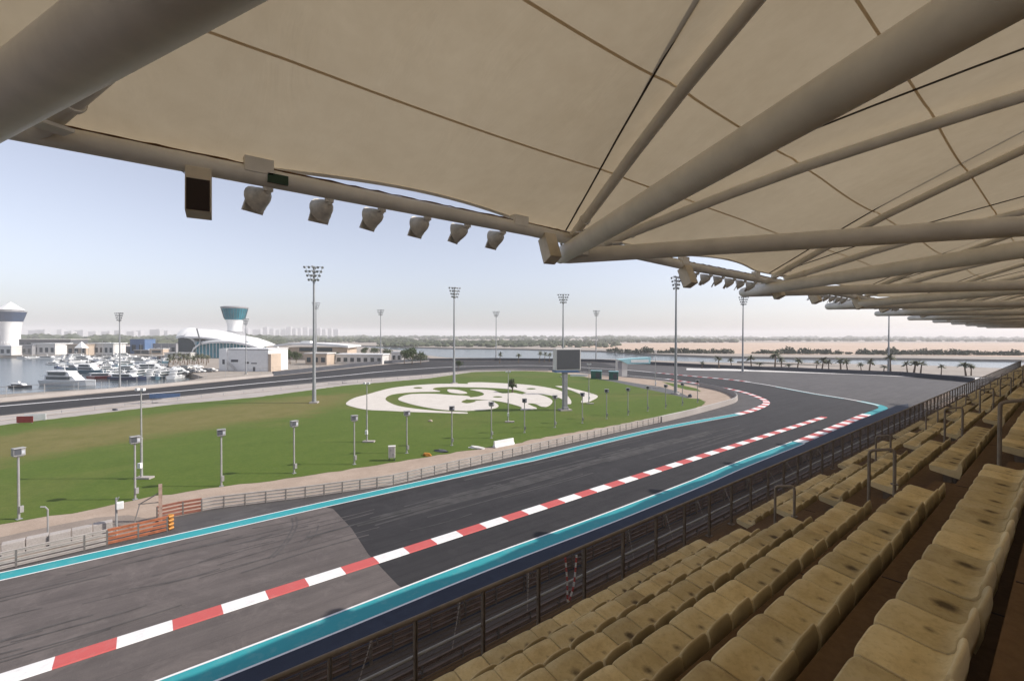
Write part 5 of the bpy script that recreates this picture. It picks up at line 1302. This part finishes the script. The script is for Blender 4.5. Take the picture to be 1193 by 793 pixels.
cars = [make_car(M_WHITE), make_car(M_DKGREY), make_car(M_OFFW)]
cp = [(212, 434.8), (219, 434.4), (226, 434.0), (232, 433.8), (240, 433.4), (246, 433.0), (206, 431), (214, 430), (222, 429.4), (230, 429)]
for i, (x, y) in enumerate(cp):
    o = cars[i] if i < 3 else copy_tree(cars[i % 3]); p = G(x, y); o.location = (p.x, p.y, .0); o.rotation_euler.z = TH-math.pi/2+R(80 if i > 5 else 10)
    tag(o, '%s car parked on the marina quay, %s in the %s line' % (['white', 'dark grey', 'pale'][i % 3], ordn[i if i < 6 else i-6], 'front' if i < 6 else 'back'), 'car', 'cars parked on the marina quay')

# ================================================================= LIGHT, AIR, RENDER
el = R(37.9)
sd = (right0*math.cos(R(3)) + fwd0*math.sin(R(1.3)))*math.cos(el)+Vector((0, 0, math.sin(el)))
sl = bpy.data.lights.new('sun', 'SUN'); so = bpy.data.objects.new('sun', sl); col.objects.link(so)
sl.energy = 3.6; sl.angle = R(0.5); sl.color = (1.0, 0.94, 0.86)
so.rotation_euler = sd.to_track_quat('Z', 'Y').to_euler(); so.location = (0, -40, 80)
w = bpy.data.worlds.new('World'); sc.world = w; w.use_nodes = True
nt = w.node_tree; bg = nt.nodes['Background']
sky = nt.nodes.new('ShaderNodeTexSky'); sky.sky_type = 'NISHITA'; sky.sun_disc = False
sky.sun_elevation = el; sky.sun_rotation = math.atan2(sd.x, sd.y); sky.air_density = 1.0; sky.dust_density = 1.5; sky.ozone_density = 2.5; sky.altitude = 0
hs = nt.nodes.new('ShaderNodeHueSaturation'); hs.inputs['Saturation'].default_value = 0.48; hs.inputs['Value'].default_value = 0.80
tn = nt.nodes.new('ShaderNodeMix'); tn.data_type = 'RGBA'; tn.blend_type = 'MULTIPLY'; tn.inputs[0].default_value = 1.0; tn.inputs[7].default_value = (1.0, 0.975, 1.03, 1)
nt.links.new(sky.outputs[0], hs.inputs['Color']); nt.links.new(hs.outputs[0], tn.inputs[6]); nt.links.new(tn.outputs[2], bg.inputs[0]); bg.inputs[1].default_value = 0.15
# haze: one even box of air
hz = MB(); hz.box((0, 0, 36), (13000*2*.45, 13000*2*.45, 80)); 
hm = bpy.data.materials.new('haze'); hm.use_nodes = True; nt = hm.node_tree; nt.nodes.clear()
out = nt.nodes.new('ShaderNodeOutputMaterial'); pv = nt.nodes.new('ShaderNodeVolumePrincipled')
pv.inputs['Color'].default_value = (0.99, 0.985, 1.0, 1); pv.inputs['Density'].default_value = 0.00024; pv.inputs['Anisotropy'].default_value = 0.0
nt.links.new(pv.outputs[0], out.inputs['Volume'])
HAZE = True
if HAZE:
    o = hz.build('haze', hm); tag(o, kind='stuff')
sc.view_settings.view_transform = 'Standard'; sc.view_settings.look = 'None'; sc.view_settings.exposure = 0.56; sc.view_settings.gamma = 1.0
try: sc.view_settings.use_curve_mapping = False
except Exception: pass
sc.render.engine = 'CYCLES'
sc.cycles.max_bounces = 8; sc.cycles.volume_bounces = 3; sc.cycles.transparent_max_bounces = 8
sc.render.film_transparent = False
